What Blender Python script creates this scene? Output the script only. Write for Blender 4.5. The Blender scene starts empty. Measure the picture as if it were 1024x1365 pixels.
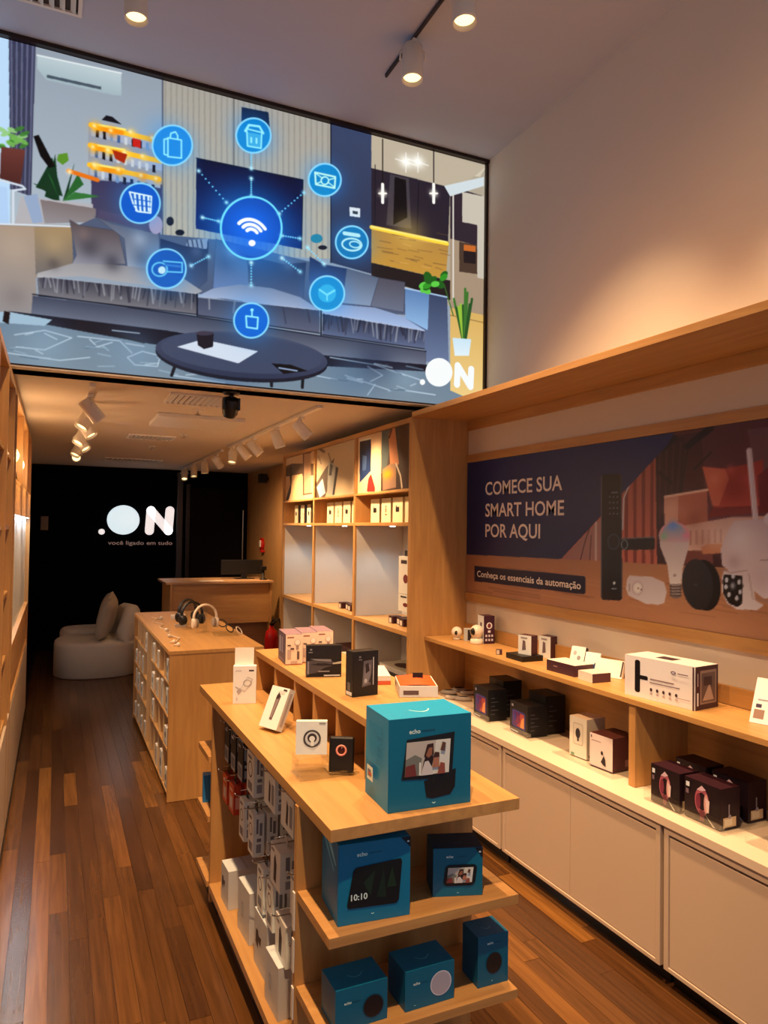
import bpy, bmesh, math, random
import numpy as np
from mathutils import Vector, Matrix, Euler
random.seed(7)
S = bpy.context.scene
C = S.collection

# ------------------------------------------------------------------ camera
F_PX, YAW, PITCH, ROLL, CAM_Z = 957.08, 0.42853911, 0.02412413, 0.01383979, 1.65
def cam_axes():
    cy, sy, cp, sp = math.cos(YAW), math.sin(YAW), math.cos(PITCH), math.sin(PITCH)
    f = Vector((sy*cp, cy*cp, sp)); r = Vector((cy, -sy, 0)); u = r.cross(f)
    cr, sr = math.cos(ROLL), math.sin(ROLL)
    return r*cr + u*sr, -r*sr + u*cr, f
AR, AU, AF = cam_axes()
cam_d = bpy.data.cameras.new('camera'); cam = bpy.data.objects.new('camera', cam_d); C.objects.link(cam)
m = Matrix((AR, AU, -AF)).transposed().to_4x4(); m.translation = (0, 0, CAM_Z)
cam.matrix_world = m
cam_d.sensor_fit = 'AUTO'; cam_d.sensor_width = 36; cam_d.lens = F_PX*36/1365
cam_d.clip_start = .05
S.camera = cam

# ------------------------------------------------------------------ world, view
w = bpy.data.worlds.new('World'); S.world = w; w.use_nodes = True
w.node_tree.nodes['Background'].inputs[0].default_value = (.55, .62, .75, 1)
w.node_tree.nodes['Background'].inputs[1].default_value = .85
S.view_settings.view_transform = 'Standard'; S.view_settings.look = 'None'
S.view_settings.exposure = 0; S.view_settings.gamma = 1; S.view_settings.use_curve_mapping = False
WARM = (1.0, .61, .30)
P_UP, P_LOW, P_LEFT = 170, 75, 42

# ------------------------------------------------------------------ measuring: a pixel of the 1024x1365 frame onto a real plane
def at(u, v, ax, val):
    d = AR*((u-512)/F_PX) + AU*((682.5-v)/F_PX) + AF
    o = Vector((0, 0, CAM_Z)); t = (val-o[ax])/d[ax]
    return o + d*t

# ------------------------------------------------------------------ colours and materials
def lin(c):
    c = np.asarray(c, float)/255.0
    return np.where(c <= .04045, c/12.92, ((c+.055)/1.055)**2.4)
def lc(*c):
    a = lin(c); return (float(a[0]), float(a[1]), float(a[2]), 1.0)
MATS = {}
def mat(name, col=(200, 200, 200), rough=.5, metal=0, emit=None, strength=0, spec=None, trans=0, ior=1.45, alpha=1, noise=0, scale=20, bump=0):
    if name in MATS: return MATS[name]
    M = bpy.data.materials.new(name); M.use_nodes = True; MATS[name] = M
    nt = M.node_tree; b = nt.nodes['Principled BSDF']
    b.inputs['Base Color'].default_value = lc(*col)
    b.inputs['Roughness'].default_value = rough; b.inputs['Metallic'].default_value = metal
    b.inputs['IOR'].default_value = ior
    if trans: b.inputs['Transmission Weight'].default_value = trans
    if spec is not None: b.inputs['Specular IOR Level'].default_value = spec
    if emit: b.inputs['Emission Color'].default_value = lc(*emit); b.inputs['Emission Strength'].default_value = strength
    if noise or bump:
        tc = nt.nodes.new('ShaderNodeTexCoord'); n = nt.nodes.new('ShaderNodeTexNoise')
        n.inputs['Scale'].default_value = scale; n.inputs['Detail'].default_value = 4
        nt.links.new(tc.outputs['Object'], n.inputs['Vector'])
        if noise:
            mx = nt.nodes.new('ShaderNodeMix'); mx.data_type = 'RGBA'
            a = lin(col)
            mx.inputs['A'].default_value = (*[float(x*(1-noise)) for x in a], 1)
            mx.inputs['B'].default_value = (*[float(min(1, x*(1+noise))) for x in a], 1)
            nt.links.new(n.outputs['Fac'], mx.inputs['Factor']); nt.links.new(mx.outputs['Result'], b.inputs['Base Color'])
        if bump:
            bp = nt.nodes.new('ShaderNodeBump'); bp.inputs['Strength'].default_value = bump; bp.inputs['Distance'].default_value = .002
            nt.links.new(n.outputs['Fac'], bp.inputs['Height']); nt.links.new(bp.outputs['Normal'], b.inputs['Normal'])
    return M
def wood(name, c1, c2, grain=(40, 3, 40), rough=.45, rnd=False, ramp=None, bump=.15):
    if name in MATS: return MATS[name]
    M = bpy.data.materials.new(name); M.use_nodes = True; MATS[name] = M
    nt = M.node_tree; N = nt.nodes; L = nt.links; b = N['Principled BSDF']
    tc = N.new('ShaderNodeTexCoord'); mp = N.new('ShaderNodeMapping'); mp.inputs['Scale'].default_value = grain
    oi = N.new('ShaderNodeObjectInfo'); vm = N.new('ShaderNodeVectorMath'); vm.operation = 'ADD'
    ml = N.new('ShaderNodeMath'); ml.operation = 'MULTIPLY'; ml.inputs[1].default_value = 37.0
    L.new(oi.outputs['Random'], ml.inputs[0])
    L.new(tc.outputs['Object'], mp.inputs['Vector']); L.new(mp.outputs['Vector'], vm.inputs[0]); L.new(ml.outputs[0], vm.inputs[1])
    n = N.new('ShaderNodeTexNoise'); n.inputs['Scale'].default_value = 1; n.inputs['Detail'].default_value = 6; n.inputs['Distortion'].default_value = .6
    L.new(vm.outputs[0], n.inputs['Vector'])
    cr = N.new('ShaderNodeValToRGB'); cr.color_ramp.elements[0].position = .3; cr.color_ramp.elements[1].position = .7
    cr.color_ramp.elements[0].color = lc(*c1); cr.color_ramp.elements[1].color = lc(*c2)
    L.new(n.outputs['Fac'], cr.inputs['Fac'])
    out = cr.outputs['Color']
    if ramp:
        r2 = N.new('ShaderNodeValToRGB'); el = r2.color_ramp.elements
        for i, (p, c) in enumerate(ramp):
            e = el[i] if i < 2 else el.new(p)
            e.position = p; e.color = lc(*c)
        L.new(oi.outputs['Random'], r2.inputs['Fac'])
        mx = N.new('ShaderNodeMix'); mx.data_type = 'RGBA'; mx.blend_type = 'MULTIPLY'; mx.inputs['Factor'].default_value = 1
        L.new(r2.outputs['Color'], mx.inputs['A']); L.new(out, mx.inputs['B']); out = mx.outputs['Result']
    L.new(out, b.inputs['Base Color'])
    b.inputs['Roughness'].default_value = rough
    bp = N.new('ShaderNodeBump'); bp.inputs['Strength'].default_value = bump; bp.inputs['Distance'].default_value = .001
    L.new(n.outputs['Fac'], bp.inputs['Height']); L.new(bp.outputs['Normal'], b.inputs['Normal'])
    return M
def attr_mat(name, rough=.5, emit=False, strength=1.0, spec=.4):
    M = bpy.data.materials.new(name); M.use_nodes = True
    nt = M.node_tree; b = nt.nodes['Principled BSDF']
    a = nt.nodes.new('ShaderNodeAttribute'); a.attribute_name = 'Col'
    b.inputs['Roughness'].default_value = rough; b.inputs['Specular IOR Level'].default_value = spec
    if emit:
        b.inputs['Base Color'].default_value = (.01, .01, .01, 1)
        nt.links.new(a.outputs['Color'], b.inputs['Emission Color']); b.inputs['Emission Strength'].default_value = strength
        M.cycles.emission_sampling = 'NONE'
    else: nt.links.new(a.outputs['Color'], b.inputs['Base Color'])
    return M
def ink(a):
    """print inks: measured colours of the photo brought back to neutral light"""
    return np.clip(np.asarray(a)*np.array([.95, 1.16, 1.38]), 0, .92)
PRINT = attr_mat('printed_ink', .45)
BANNER = attr_mat('banner_vinyl', .38)
SCREEN = attr_mat('lit_display', .4, True, 1.0)

oak = wood('oak_laminate', (176, 130, 78), (196, 150, 92), (30, 30, 2.6), .42)
oak_h = wood('oak_laminate_along', (180, 134, 80), (200, 154, 94), (34, 2.2, 34), .42)
oak_x = wood('oak_laminate_across', (178, 130, 78), (196, 150, 92), (2.2, 34, 34), .42)
plank_m = wood('floor_plank_timber', (196, 190, 184), (255, 252, 248), (50, 2.2, 50), .24, ramp=[(0, (78, 50, 29)), (.25, (92, 60, 33)), (.5, (105, 70, 37)), (.7, (84, 54, 31)), (.85, (122, 82, 42)), (1, (142, 98, 50))], bump=.12)
white_wall = mat('painted_wall', (222, 216, 208), .75, noise=.02, scale=3, bump=.05)
ceil_m = mat('painted_ceiling', (182, 192, 214), .8, noise=.015, scale=2)
lowceil_m = mat('lower_ceiling_paint', (214, 204, 192), .8, noise=.015, scale=2)
dark_wall = mat('near_black_wall', (6, 6, 10), .9, spec=.1, noise=.2, scale=4)
cream = mat('cream_laminate', (206, 184, 164), .45, noise=.015, scale=5)
cream_top = mat('cream_worktop', (228, 208, 186), .38)
grey_back = mat('pale_grey_panel', (206, 206, 204), .6)
black = mat('black_metal', (16, 16, 18), .4)
white_metal = mat('white_metal', (226, 222, 216), .4)
lens = mat('lamp_lens', (255, 240, 200), .3, emit=(255, 224, 150), strength=2.6)
chrome = mat('chrome', (210, 210, 210), .2, 1)
def thin_clear(name):
    M = bpy.data.materials.new(name); M.use_nodes = True; nt = M.node_tree; nt.nodes.clear()
    o = nt.nodes.new('ShaderNodeOutputMaterial'); mx = nt.nodes.new('ShaderNodeMixShader'); t = nt.nodes.new('ShaderNodeBsdfTransparent'); g = nt.nodes.new('ShaderNodeBsdfGlossy')
    mx.inputs[0].default_value = .07
    t.inputs['Color'].default_value = (.95, .96, .96, 1); g.inputs['Roughness'].default_value = .08; g.inputs['Color'].default_value = (.9, .92, .92, 1)
    nt.links.new(t.outputs[0], mx.inputs[1]); nt.links.new(g.outputs[0], mx.inputs[2]); nt.links.new(mx.outputs[0], o.inputs[0])
    return M
acrylic = thin_clear('clear_acrylic')
paperw = mat('white_card', (232, 228, 224), .55)
boucle = mat('white_boucle', (206, 198, 186), .95, noise=.08, scale=90, bump=.7)
boucle2 = mat('beige_cushion_fabric', (190, 180, 164), .95, noise=.12, scale=120, bump=.7)
red = mat('red_enamel', (190, 22, 20), .3)
teal = mat('teal_card', (10, 138, 196), .5)
blackcard = mat('black_card', (18, 17, 20), .42)
kraft = mat('grey_white_card', (200, 196, 192), .5)
winecard = mat('dark_wine_card', (40, 12, 22), .4)
plumcard = mat('plum_card', (72, 40, 50), .45)

# ------------------------------------------------------------------ mesh helpers
class B:
    """collects boxes, tubes, lathes; build() links them as one mesh object"""
    def __init__(s): s.v = []; s.f = []; s.mi = []; s.sm = []
    def add(s, vs, fs, mi=0, smooth=False):
        o = len(s.v); s.v += [tuple(x) for x in vs]; s.f += [tuple(i+o for i in f) for f in fs]
        s.mi += [mi]*len(fs); s.sm += [smooth]*len(fs); return s
    def box(s, x0, x1, y0, y1, z0, z1, mi=0, M=None):
        vs = [Vector(p) for p in ((x0,y0,z0),(x1,y0,z0),(x1,y1,z0),(x0,y1,z0),(x0,y0,z1),(x1,y0,z1),(x1,y1,z1),(x0,y1,z1))]
        if M is not None: vs = [M @ p for p in vs]
        return s.add(vs, [(0,3,2,1),(4,5,6,7),(0,1,5,4),(1,2,6,5),(2,3,7,6),(3,0,4,7)], mi)
    def lathe(s, prof, n=20, M=Matrix(), mi=0, smooth=True):
        vs = []; fs = []
        for r, z in prof:
            for k in range(n):
                a = 2*math.pi*k/n; vs.append(M @ Vector((r*math.cos(a), r*math.sin(a), z)))
        for i in range(len(prof)-1):
            for k in range(n):
                fs.append((i*n+k, i*n+(k+1) % n, (i+1)*n+(k+1) % n, (i+1)*n+k))
        if prof[0][0] > 1e-5: fs.append(tuple(range(n))[::-1])
        if prof[-1][0] > 1e-5: fs.append(tuple(range((len(prof)-1)*n, len(prof)*n)))
        return s.add(vs, fs, mi, smooth)
    def tube(s, pts, r, n=8, mi=0, closed=False):
        pts = [Vector(p) for p in pts]; vs = []; fs = []; up = None
        N = len(pts)
        for i, p in enumerate(pts):
            if closed: t = pts[(i+1) % N]-pts[i-1]
            else: t = pts[min(i+1, N-1)]-pts[max(i-1, 0)]
            t.normalize()
            if up is None: up = Vector((0,0,1)) if abs(t.z) < .9 else Vector((1,0,0))
            a = t.cross(up).normalized(); up = a.cross(t).normalized()
            rr = r[i] if isinstance(r, (list, tuple)) else r
            for k in range(n):
                q = 2*math.pi*k/n; vs.append(p + a*math.cos(q)*rr + up*math.sin(q)*rr)
        for i in range(N if closed else N-1):
            j = (i+1) % N
            for k in range(n): fs.append((i*n+k, i*n+(k+1) % n, j*n+(k+1) % n, j*n+k))
        if not closed: fs += [tuple(range(n))[::-1], tuple(range((N-1)*n, N*n))]
        return s.add(vs, fs, mi, True)
    def ball(s, c, r, n=16, mi=0, sc=(1,1,1)):
        pr = [(max(1e-6, r*math.sin(math.pi*i/n)), -r*math.cos(math.pi*i/n)) for i in range(n+1)]
        M = Matrix.Translation(c) @ Matrix.Diagonal((*sc, 1))
        return s.lathe(pr, n*2, M, mi)
    def build(s, name, mats, parent=None, bevel=0, seg=2):
        me = bpy.data.meshes.new(name); me.from_pydata(s.v, [], s.f); me.update()
        if not isinstance(mats, (list, tuple)): mats = [mats]
        for q in mats: me.materials.append(q)
        me.polygons.foreach_set('material_index', s.mi); me.polygons.foreach_set('use_smooth', s.sm)
        bm = bmesh.new(); bm.from_mesh(me); bmesh.ops.recalc_face_normals(bm, faces=bm.faces)
        if bevel: bmesh.ops.bevel(bm, geom=[e for e in bm.edges], offset=bevel, segments=seg, affect='EDGES', profile=.6)
        bm.to_mesh(me); bm.free()
        o = bpy.data.objects.new(name, me); C.objects.link(o)
        if parent is not None: o.parent = parent
        return o
def tag(o, label=None, cat=None, group=None, kind=None):
    if label: o['label'] = label
    if cat: o['category'] = cat
    if group: o['group'] = group
    if kind: o['kind'] = kind
    return o
def empty(name, label=None, cat=None, loc=(0,0,0), rz=0, group=None):
    o = bpy.data.objects.new(name, None); C.objects.link(o); o.location = loc; o.rotation_euler = (0,0,rz)
    o.empty_display_size = .05
    return tag(o, label, cat, group)
def struct(name, b, m, bevel=0):
    return tag(b.build(name, m, None, bevel), kind='structure')
def bx(name, x0, x1, y0, y1, z0, z1, m, parent=None, bevel=0, label=None):
    o = B().box(x0, x1, y0, y1, z0, z1).build(name, m, parent, bevel)
    if label: o['label'] = label
    return o
def copy_tree(o, parent=None):
    c = o.copy(); C.objects.link(c); c.parent = parent
    for ch in list(o.children): copy_tree(ch, c)
    return c

# glyphs
_G = {}
def glyph(text, bold=0.0):
    k = (text, bold)
    if k in _G: return _G[k]
    cu = bpy.data.curves.new('t', 'FONT'); cu.body = text; cu.size = 1; cu.offset = bold; cu.resolution_u = 3
    o = bpy.data.objects.new('t', cu); C.objects.link(o)
    dg = bpy.context.evaluated_depsgraph_get(); me = o.evaluated_get(dg).to_mesh()
    v = [(p.co.x, p.co.y) for p in me.vertices]; f = [tuple(p.vertices) for p in me.polygons]
    o.evaluated_get(dg).to_mesh_clear(); bpy.data.objects.remove(o); bpy.data.curves.remove(cu)
    xs = [p[0] for p in v]; x0, x1 = min(xs), max(xs)
    _G[k] = ([(p[0]-x0, p[1]) for p in v], f, x1-x0); return _G[k]

def letters(v, f):
    """splits a line of glyphs into single characters"""
    par = list(range(len(v)))
    def find(i):
        while par[i] != i: par[i] = par[par[i]]; i = par[i]
        return i
    for p in f:
        for i in p[1:]: par[find(i)] = find(p[0])
    g = {}
    for p in f: g.setdefault(find(p[0]), []).append(p)
    it = sorted(((min(v[i][0] for p in q for i in p), max(v[i][0] for p in q for i in p), q) for q in g.values()), key=lambda t: t[0])
    out = []
    for a, b, q in it:
        if out and a < out[-1][1]-.25*min(b-a, out[-1][1]-out[-1][0]): out[-1][1] = max(b, out[-1][1]); out[-1][2] += q
        else: out.append([a, b, list(q)])
    res = []
    for _, _, q in out:
        ids = sorted({i for p in q for i in p}); mp = {i: k for k, i in enumerate(ids)}
        res.append(([v[i] for i in ids], [tuple(mp[i] for i in p) for p in q]))
    return res

class Art:
    """flat print laid on a face: O origin (bottom left), U and V face axes, coordinates 0..1"""
    def __init__(s, O, U, V, step=.0004):
        s.O, s.U, s.V = Vector(O), Vector(U), Vector(V); s.n = s.U.cross(s.V).normalized()
        s.k = 1; s.step = step; s.v = []; s.f = []; s.c = []; s.w = s.U.length; s.h = s.V.length
    def _put(s, pts, faces, col):
        o = len(s.v); off = s.n*(s.step*s.k)
        s.v += [tuple(s.O + s.U*x + s.V*y + off) for x, y in pts]
        s.f += [tuple(i+o for i in f) for f in faces]; s.c += [lc(*col)]*len(faces); s.k += 1; return s
    def poly(s, pts, col): return s._put(pts, [tuple(range(len(pts)))], col)
    def rect(s, x0, y0, x1, y1, col): return s.poly([(x0,y0),(x1,y0),(x1,y1),(x0,y1)], col)
    def ell(s, cx, cy, rx, ry, col, n=24, a0=0, a1=360):
        p = [(cx+rx*math.cos(math.radians(a0+(a1-a0)*i/n)), cy+ry*math.sin(math.radians(a0+(a1-a0)*i/n))) for i in range(n)]
        return s.poly(p, col)
    def ring(s, cx, cy, rx, ry, t, col, a0=0, a1=360, n=24):
        P = []; 
        for i in range(n+1):
            a = math.radians(a0+(a1-a0)*i/n); P += [(cx+rx*math.cos(a), cy+ry*math.sin(a)), (cx+rx*(1-t)*math.cos(a), cy+ry*(1-t)*math.sin(a))]
        return s._put(P, [(2*i, 2*i+2, 2*i+3, 2*i+1) for i in range(n)], col)
    def rrect(s, x0, y0, x1, y1, r, col, sk=0):
        a = s.w/s.h; P = []
        for cx, cy, q in ((x1-r, y1-r*a, 0), (x0+r, y1-r*a, 90), (x0+r, y0+r*a, 180), (x1-r, y0+r*a, 270)):
            for k in range(6):
                t = math.radians(q+18*k); yy = cy+r*a*math.sin(t); P.append((cx+r*math.cos(t)+sk*(yy-y0), yy))
        return s.poly(P, col)
    def text(s, t, x, y, size, col, bold=.0, stretch=1):
        """size = cap height as a fraction of the face height"""
        v, f, wd = glyph(t, bold); q = size*s.h/.7
        return s._put([(x+px*q*stretch/s.w, y+py*q/s.h) for px, py in v], f, col)
    def build(s, name, parent, mat_=None, label=None):
        me = bpy.data.meshes.new(name); me.from_pydata(s.v, [], s.f); me.update()
        a = me.color_attributes.new('Col', 'FLOAT_COLOR', 'CORNER')
        data = []
        for p, c in zip(me.polygons, s.c): data += [*map(float, ink(c[:3])), 1.0]*p.loop_total
        a.data.foreach_set('color', data); me.materials.append(mat_ or PRINT)
        o = bpy.data.objects.new(name, me); C.objects.link(o); o.parent = parent
        if label: o['label'] = label
        return o

class Canvas:
    """a picture painted with numpy, turned into a fine grid with one colour per vertex"""
    def __init__(s, O, U, V, nx, ny, tf=None, base=(0,0,0)):
        s.O, s.U, s.V = Vector(O), Vector(U), Vector(V); s.nx, s.ny = nx, ny
        s.a = np.zeros((ny*2, nx*2, 3)); s.a[:] = base; s.tf = tf
    def T(s, p):
        if s.tf is None: x, y = p
        else:
            q = s.tf(*p)-s.O; x = q.dot(s.U)/s.U.length_squared; y = q.dot(s.V)/s.V.length_squared
        return x*s.nx*2, y*s.ny*2
    def _bb(s, X, Y, pad=2):
        return (max(0, int(min(X))-pad), min(s.nx*2, int(max(X))+pad+1), max(0, int(min(Y))-pad), min(s.ny*2, int(max(Y))+pad+1))
    def _blend(s, bb, mask, col, alpha=1, col2=None, axis='v'):
        x0, x1, y0, y1 = bb; reg = s.a[y0:y1, x0:x1]
        c = np.array(col, float)
        if col2 is not None:
            h, w_ = mask.shape
            g = (np.linspace(0, 1, h)[:, None]*np.ones((1, w_)) if axis == 'v' else np.linspace(0, 1, w_)[None, :]*np.ones((h, 1)))[..., None]
            c = np.array(col2, float)*(1-g) + c*g
        mk = (mask*alpha)[..., None]; s.a[y0:y1, x0:x1] = reg*(1-mk)+c*mk
    def poly(s, pts, col, alpha=1, col2=None, axis='v'):
        P = [s.T(p) for p in pts]; X = [p[0] for p in P]; Y = [p[1] for p in P]; bb = s._bb(X, Y)
        if bb[1] <= bb[0] or bb[3] <= bb[2]: return s
        gx, gy = np.meshgrid(np.arange(bb[0], bb[1])+.5, np.arange(bb[2], bb[3])+.5); ins = np.zeros(gx.shape, bool)
        n = len(P)
        for i in range(n):
            xa, ya = P[i]; xb, yb = P[(i+1) % n]
            if ya == yb: continue
            ins ^= ((ya > gy) != (yb > gy)) & (gx < (xb-xa)*(gy-ya)/(yb-ya)+xa)
        s._blend(bb, ins.astype(float), col, alpha, col2, axis); return s
    def ell(s, c, rx, ry, col, alpha=1, rot=0, ring=None, n=48, col2=None):
        cr, sr = math.cos(rot), math.sin(rot)
        def E(k): return [(c[0]+k*rx*math.cos(t)*cr-k*ry*math.sin(t)*sr, c[1]+k*rx*math.cos(t)*sr+k*ry*math.sin(t)*cr) for t in np.linspace(0, 2*math.pi, n, endpoint=False)]
        if ring is None: return s.poly(E(1), col, alpha, col2)
        return s.line(E(1)+E(1)[:1], ring, col, alpha)
    def line(s, pts, wd, col, alpha=1):
        """wd in source units"""
        P = [s.T(p) for p in pts]
        a = s.T((pts[0][0]+wd*.5, pts[0][1])); b = s.T((pts[0][0], pts[0][1]+wd*.5))
        hw = .5*(math.hypot(a[0]-P[0][0], a[1]-P[0][1])+math.hypot(b[0]-P[0][0], b[1]-P[0][1]))
        X = [p[0] for p in P]; Y = [p[1] for p in P]; bb = s._bb(X, Y, int(hw)+3)
        if bb[1] <= bb[0] or bb[3] <= bb[2]: return s
        gx, gy = np.meshgrid(np.arange(bb[0], bb[1])+.5, np.arange(bb[2], bb[3])+.5); D = np.full(gx.shape, 1e9)
        for (xa, ya), (xb, yb) in zip(P[:-1], P[1:]):
            dx, dy = xb-xa, yb-ya; L2 = dx*dx+dy*dy+1e-9; t = np.clip(((gx-xa)*dx+(gy-ya)*dy)/L2, 0, 1)
            D = np.minimum(D, (gx-xa-t*dx)**2+(gy-ya-t*dy)**2)
        s._blend(bb, np.clip(hw-np.sqrt(D)+.5, 0, 1), col, alpha); return s
    def glow(s, c, r, col, alpha=.6, p=2.0):
        x, y = s.T(c); a = s.T((c[0]+r, c[1])); b = s.T((c[0], c[1]+r)); rx = math.hypot(a[0]-x, a[1]-y); ry = math.hypot(b[0]-x, b[1]-y)
        bb = s._bb([x-2*rx, x+2*rx], [y-2*ry, y+2*ry])
        if bb[1] <= bb[0] or bb[3] <= bb[2]: return s
        gx, gy = np.meshgrid(np.arange(bb[0], bb[1])+.5, np.arange(bb[2], bb[3])+.5)
        d = ((gx-x)/rx)**2+((gy-y)/ry)**2; s._blend(bb, np.exp(-d*p), col, alpha); return s
    def stripes(s, pts, n, col, alpha, frac=.35):
        """vertical stripes inside a four-corner patch (tl, tr, br, bl)"""
        tl, tr, br, bl = [np.array(p, float) for p in pts]
        for i in range(n):
            a = (i+.5-frac/2)/n; b = (i+.5+frac/2)/n
            s.poly([tuple(tl+(tr-tl)*a), tuple(tl+(tr-tl)*b), tuple(bl+(br-bl)*b), tuple(bl+(br-bl)*a)], col, alpha)
        return s
    def build(s, name, parent, mt, label=None):
        a = s.a.reshape(s.ny, 2, s.nx, 2, 3).mean((1, 3)); ny, nx = s.ny, s.nx
        u, v = np.meshgrid((np.arange(nx))/(nx-1), (np.arange(ny))/(ny-1))
        O, U, V = np.array(s.O), np.array(s.U), np.array(s.V)
        co = O+u[..., None]*U+v[..., None]*V
        me = bpy.data.meshes.new(name); me.vertices.add(nx*ny); me.vertices.foreach_set('co', co.reshape(-1).astype(np.float32))
        i = np.arange(ny-1)[:, None]*nx+np.arange(nx-1)[None, :]
        q = np.stack([i, i+1, i+nx+1, i+nx], -1).reshape(-1)
        nf = (nx-1)*(ny-1); me.loops.add(nf*4); me.loops.foreach_set('vertex_index', q.astype(np.int32))
        me.polygons.add(nf); me.polygons.foreach_set('loop_start', (np.arange(nf)*4).astype(np.int32)); me.polygons.foreach_set('loop_total', np.full(nf, 4, np.int32))
        me.update(calc_edges=True)
        at_ = me.color_attributes.new('Col', 'FLOAT_COLOR', 'POINT')
        rgba = np.ones((ny, nx, 4)); rgba[..., :3] = lin(np.clip(a, 0, 255)) if mt is SCREEN else ink(lin(np.clip(a, 0, 255))); at_.data.foreach_set('color', rgba.reshape(-1).astype(np.float32))
        me.materials.append(mt)
        o = bpy.data.objects.new(name, me); C.objects.link(o); o.parent = parent
        if label: o['label'] = label
        return o

# ================================================================== THE ROOM
LWX, RWX, RBX = -.60, 2.575, 2.451         # left wall, right wall, face of the panelling on the right
SY = 4.047                                   # plane of the video wall and of the tall unit's near side
BY = 10.4                                    # back wall
CZ, LZ = 4.12, 2.443                          # high ceiling, low ceiling
floor = struct('floor', B().box(LWX, 2.7, -2.2, BY, -.08, -.006), mat('floor_seam', (34, 18, 12), .5))
# planks, one object each, alike lengths share a mesh
PW = .0722
plen = {}
for L_ in (.6, .9, 1.2, 1.5):
    b = B(); b.box(0, PW-.0015, 0, L_-.0015, -.006, 0); me_o = b.build('plank', plank_m, floor); plen[L_] = me_o.data; bpy.data.objects.remove(me_o)
x = -.205; np_ = 0
while x < 2.1:
    y = 1.35-random.random()*.7
    while y < BY-.02:
        L_ = random.choice((.6, .9, 1.2, 1.2, 1.5, 1.5))
        o = bpy.data.objects.new('plank', plen[L_]); C.objects.link(o); o.parent = floor
        L2 = min(L_, BY-y); o.location = (x, y, random.uniform(-.0006, 0)); o.scale = (1, L2/L_, 1); y += L_; np_ += 1
    x += PW
bf = B()
for i in range(33):
    for j in range(5): bf.box(-.22+i*PW, -.22+(i+1)*PW-.0015, -2.2+j*.7, -1.5+j*.7-.002, -.006, -.0008)
o = bf.build('plank_field', plank_m, floor); o['kind'] = 'stuff'

struct('wall_left', B().box(LWX-.1, LWX, -2.2, BY, -.08, CZ), white_wall)
struct('wall_right', B().box(RWX, RWX+.1, -2.2, SY+.02, 0, CZ), white_wall)
struct('wall_right_rear', B().box(2.55, 2.65, SY+.05, BY, -.08, LZ), oak)
struct('wall_back', B().box(LWX, 2.65, BY, BY+.1, -.08, LZ), dark_wall)
struct('wall_above_video', B().box(LWX, RWX, SY+.06, SY+.2, LZ+.0, CZ), dark_wall)
struct('ceiling', B().box(LWX-.1, RWX+.1, -2.2, SY+.1, CZ, CZ+.1), ceil_m)
struct('ceiling_low', B().box(LWX-.1, 2.66, SY-.006, BY, LZ, LZ+.0075), lowceil_m)

# ================================================================== VIDEO WALL
SZ0 = 2.459; SX0, SX1 = -.56, 2.555
vw = empty('video_wall', 'huge lit video wall showing a grey sofa living room with blue round icons', 'screen', (1, SY, SZ0))
def loc_parent(o, p):
    o.parent = p; o.matrix_parent_inverse = p.matrix_world.inverted() if False else Matrix.Translation(-Vector(p.location))
    return o
fr = B(); fr.box(SX0-.02, SX1+.02, SY-.03, SY+.05, CZ-.022, CZ-.001); fr.box(SX0-.02, SX1+.02, SY-.006, SY+.05, SZ0-.008, SZ0)
fr.box(SX1, SX1+.019, SY-.02, SY+.05, SZ0, CZ-.022); fr.box(SX0-.019, SX0, SY-.02, SY+.05, SZ0, CZ-.022)
fr.box(SX0, SX1, SY+.004, SY+.05, SZ0, CZ-.022)
loc_parent(fr.build('screen_frame', mat('dark_bronze_frame', (46, 32, 26), .4, .3)), vw)
cv = Canvas((SX0, SY, SZ0), (SX1-SX0, 0, 0), (0, 0, CZ-.024-SZ0), 820, 440, lambda u, v: at(u, v, 1, SY), base=(150, 163, 178))
def sc(c, ox=0, oy=0, k=.3958): return [(ox+p[0]*k, oy+p[1]*k) for p in c]
# wall, window, curtain, air conditioner
cv.poly([(-60,20),(217,90),(217,330),(-60,330)], (150,160,172), col2=(176,190,200))
cv.poly([(-80,20),(14,40),(14,330),(-80,330)], (186,214,240)); cv.poly([(-60,30),(-20,35),(-18,320),(-60,320)], (226,240,250))
cv.poly([(12,44),(48,58),(42,262),(14,252)], (66,68,92)); cv.stripes([(12,44),(48,58),(42,262),(14,252)], 5, (112,116,142), .8)
cv.poly([(50,74),(162,97),(162,128),(150,127),(62,107),(50,92)], (190,204,208), col2=(160,178,186)); cv.poly([(63,100),(135,116),(135,120),(63,104)], (80,92,104))
cv.line([(50,74),(162,98)], 2, (222,230,232))
# slatted timber wall
cv.poly([(217,90),(441,160),(441,345),(217,335)], (168,164,156), col2=(196,184,160)); cv.stripes([(217,90),(441,160),(441,345),(217,335)], 30, (140,134,128), .5, .3)
cv.line([(217,100),(217,330)], 2, (92,98,112)); cv.line([(312,125),(312,230)], 1.2, (96,92,90))
# dark column
cv.poly([(441,160),(495,178),(495,365),(441,350)], (66,78,108), col2=(54,62,86)); cv.line([(441,160),(441,350)], 1.5, (30,34,48))
cv.poly([(466,276),(480,278),(480,290),(466,288)], (220,226,232)); cv.poly([(470,281),(477,282),(477,286),(470,285)], (60,70,80))
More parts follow.
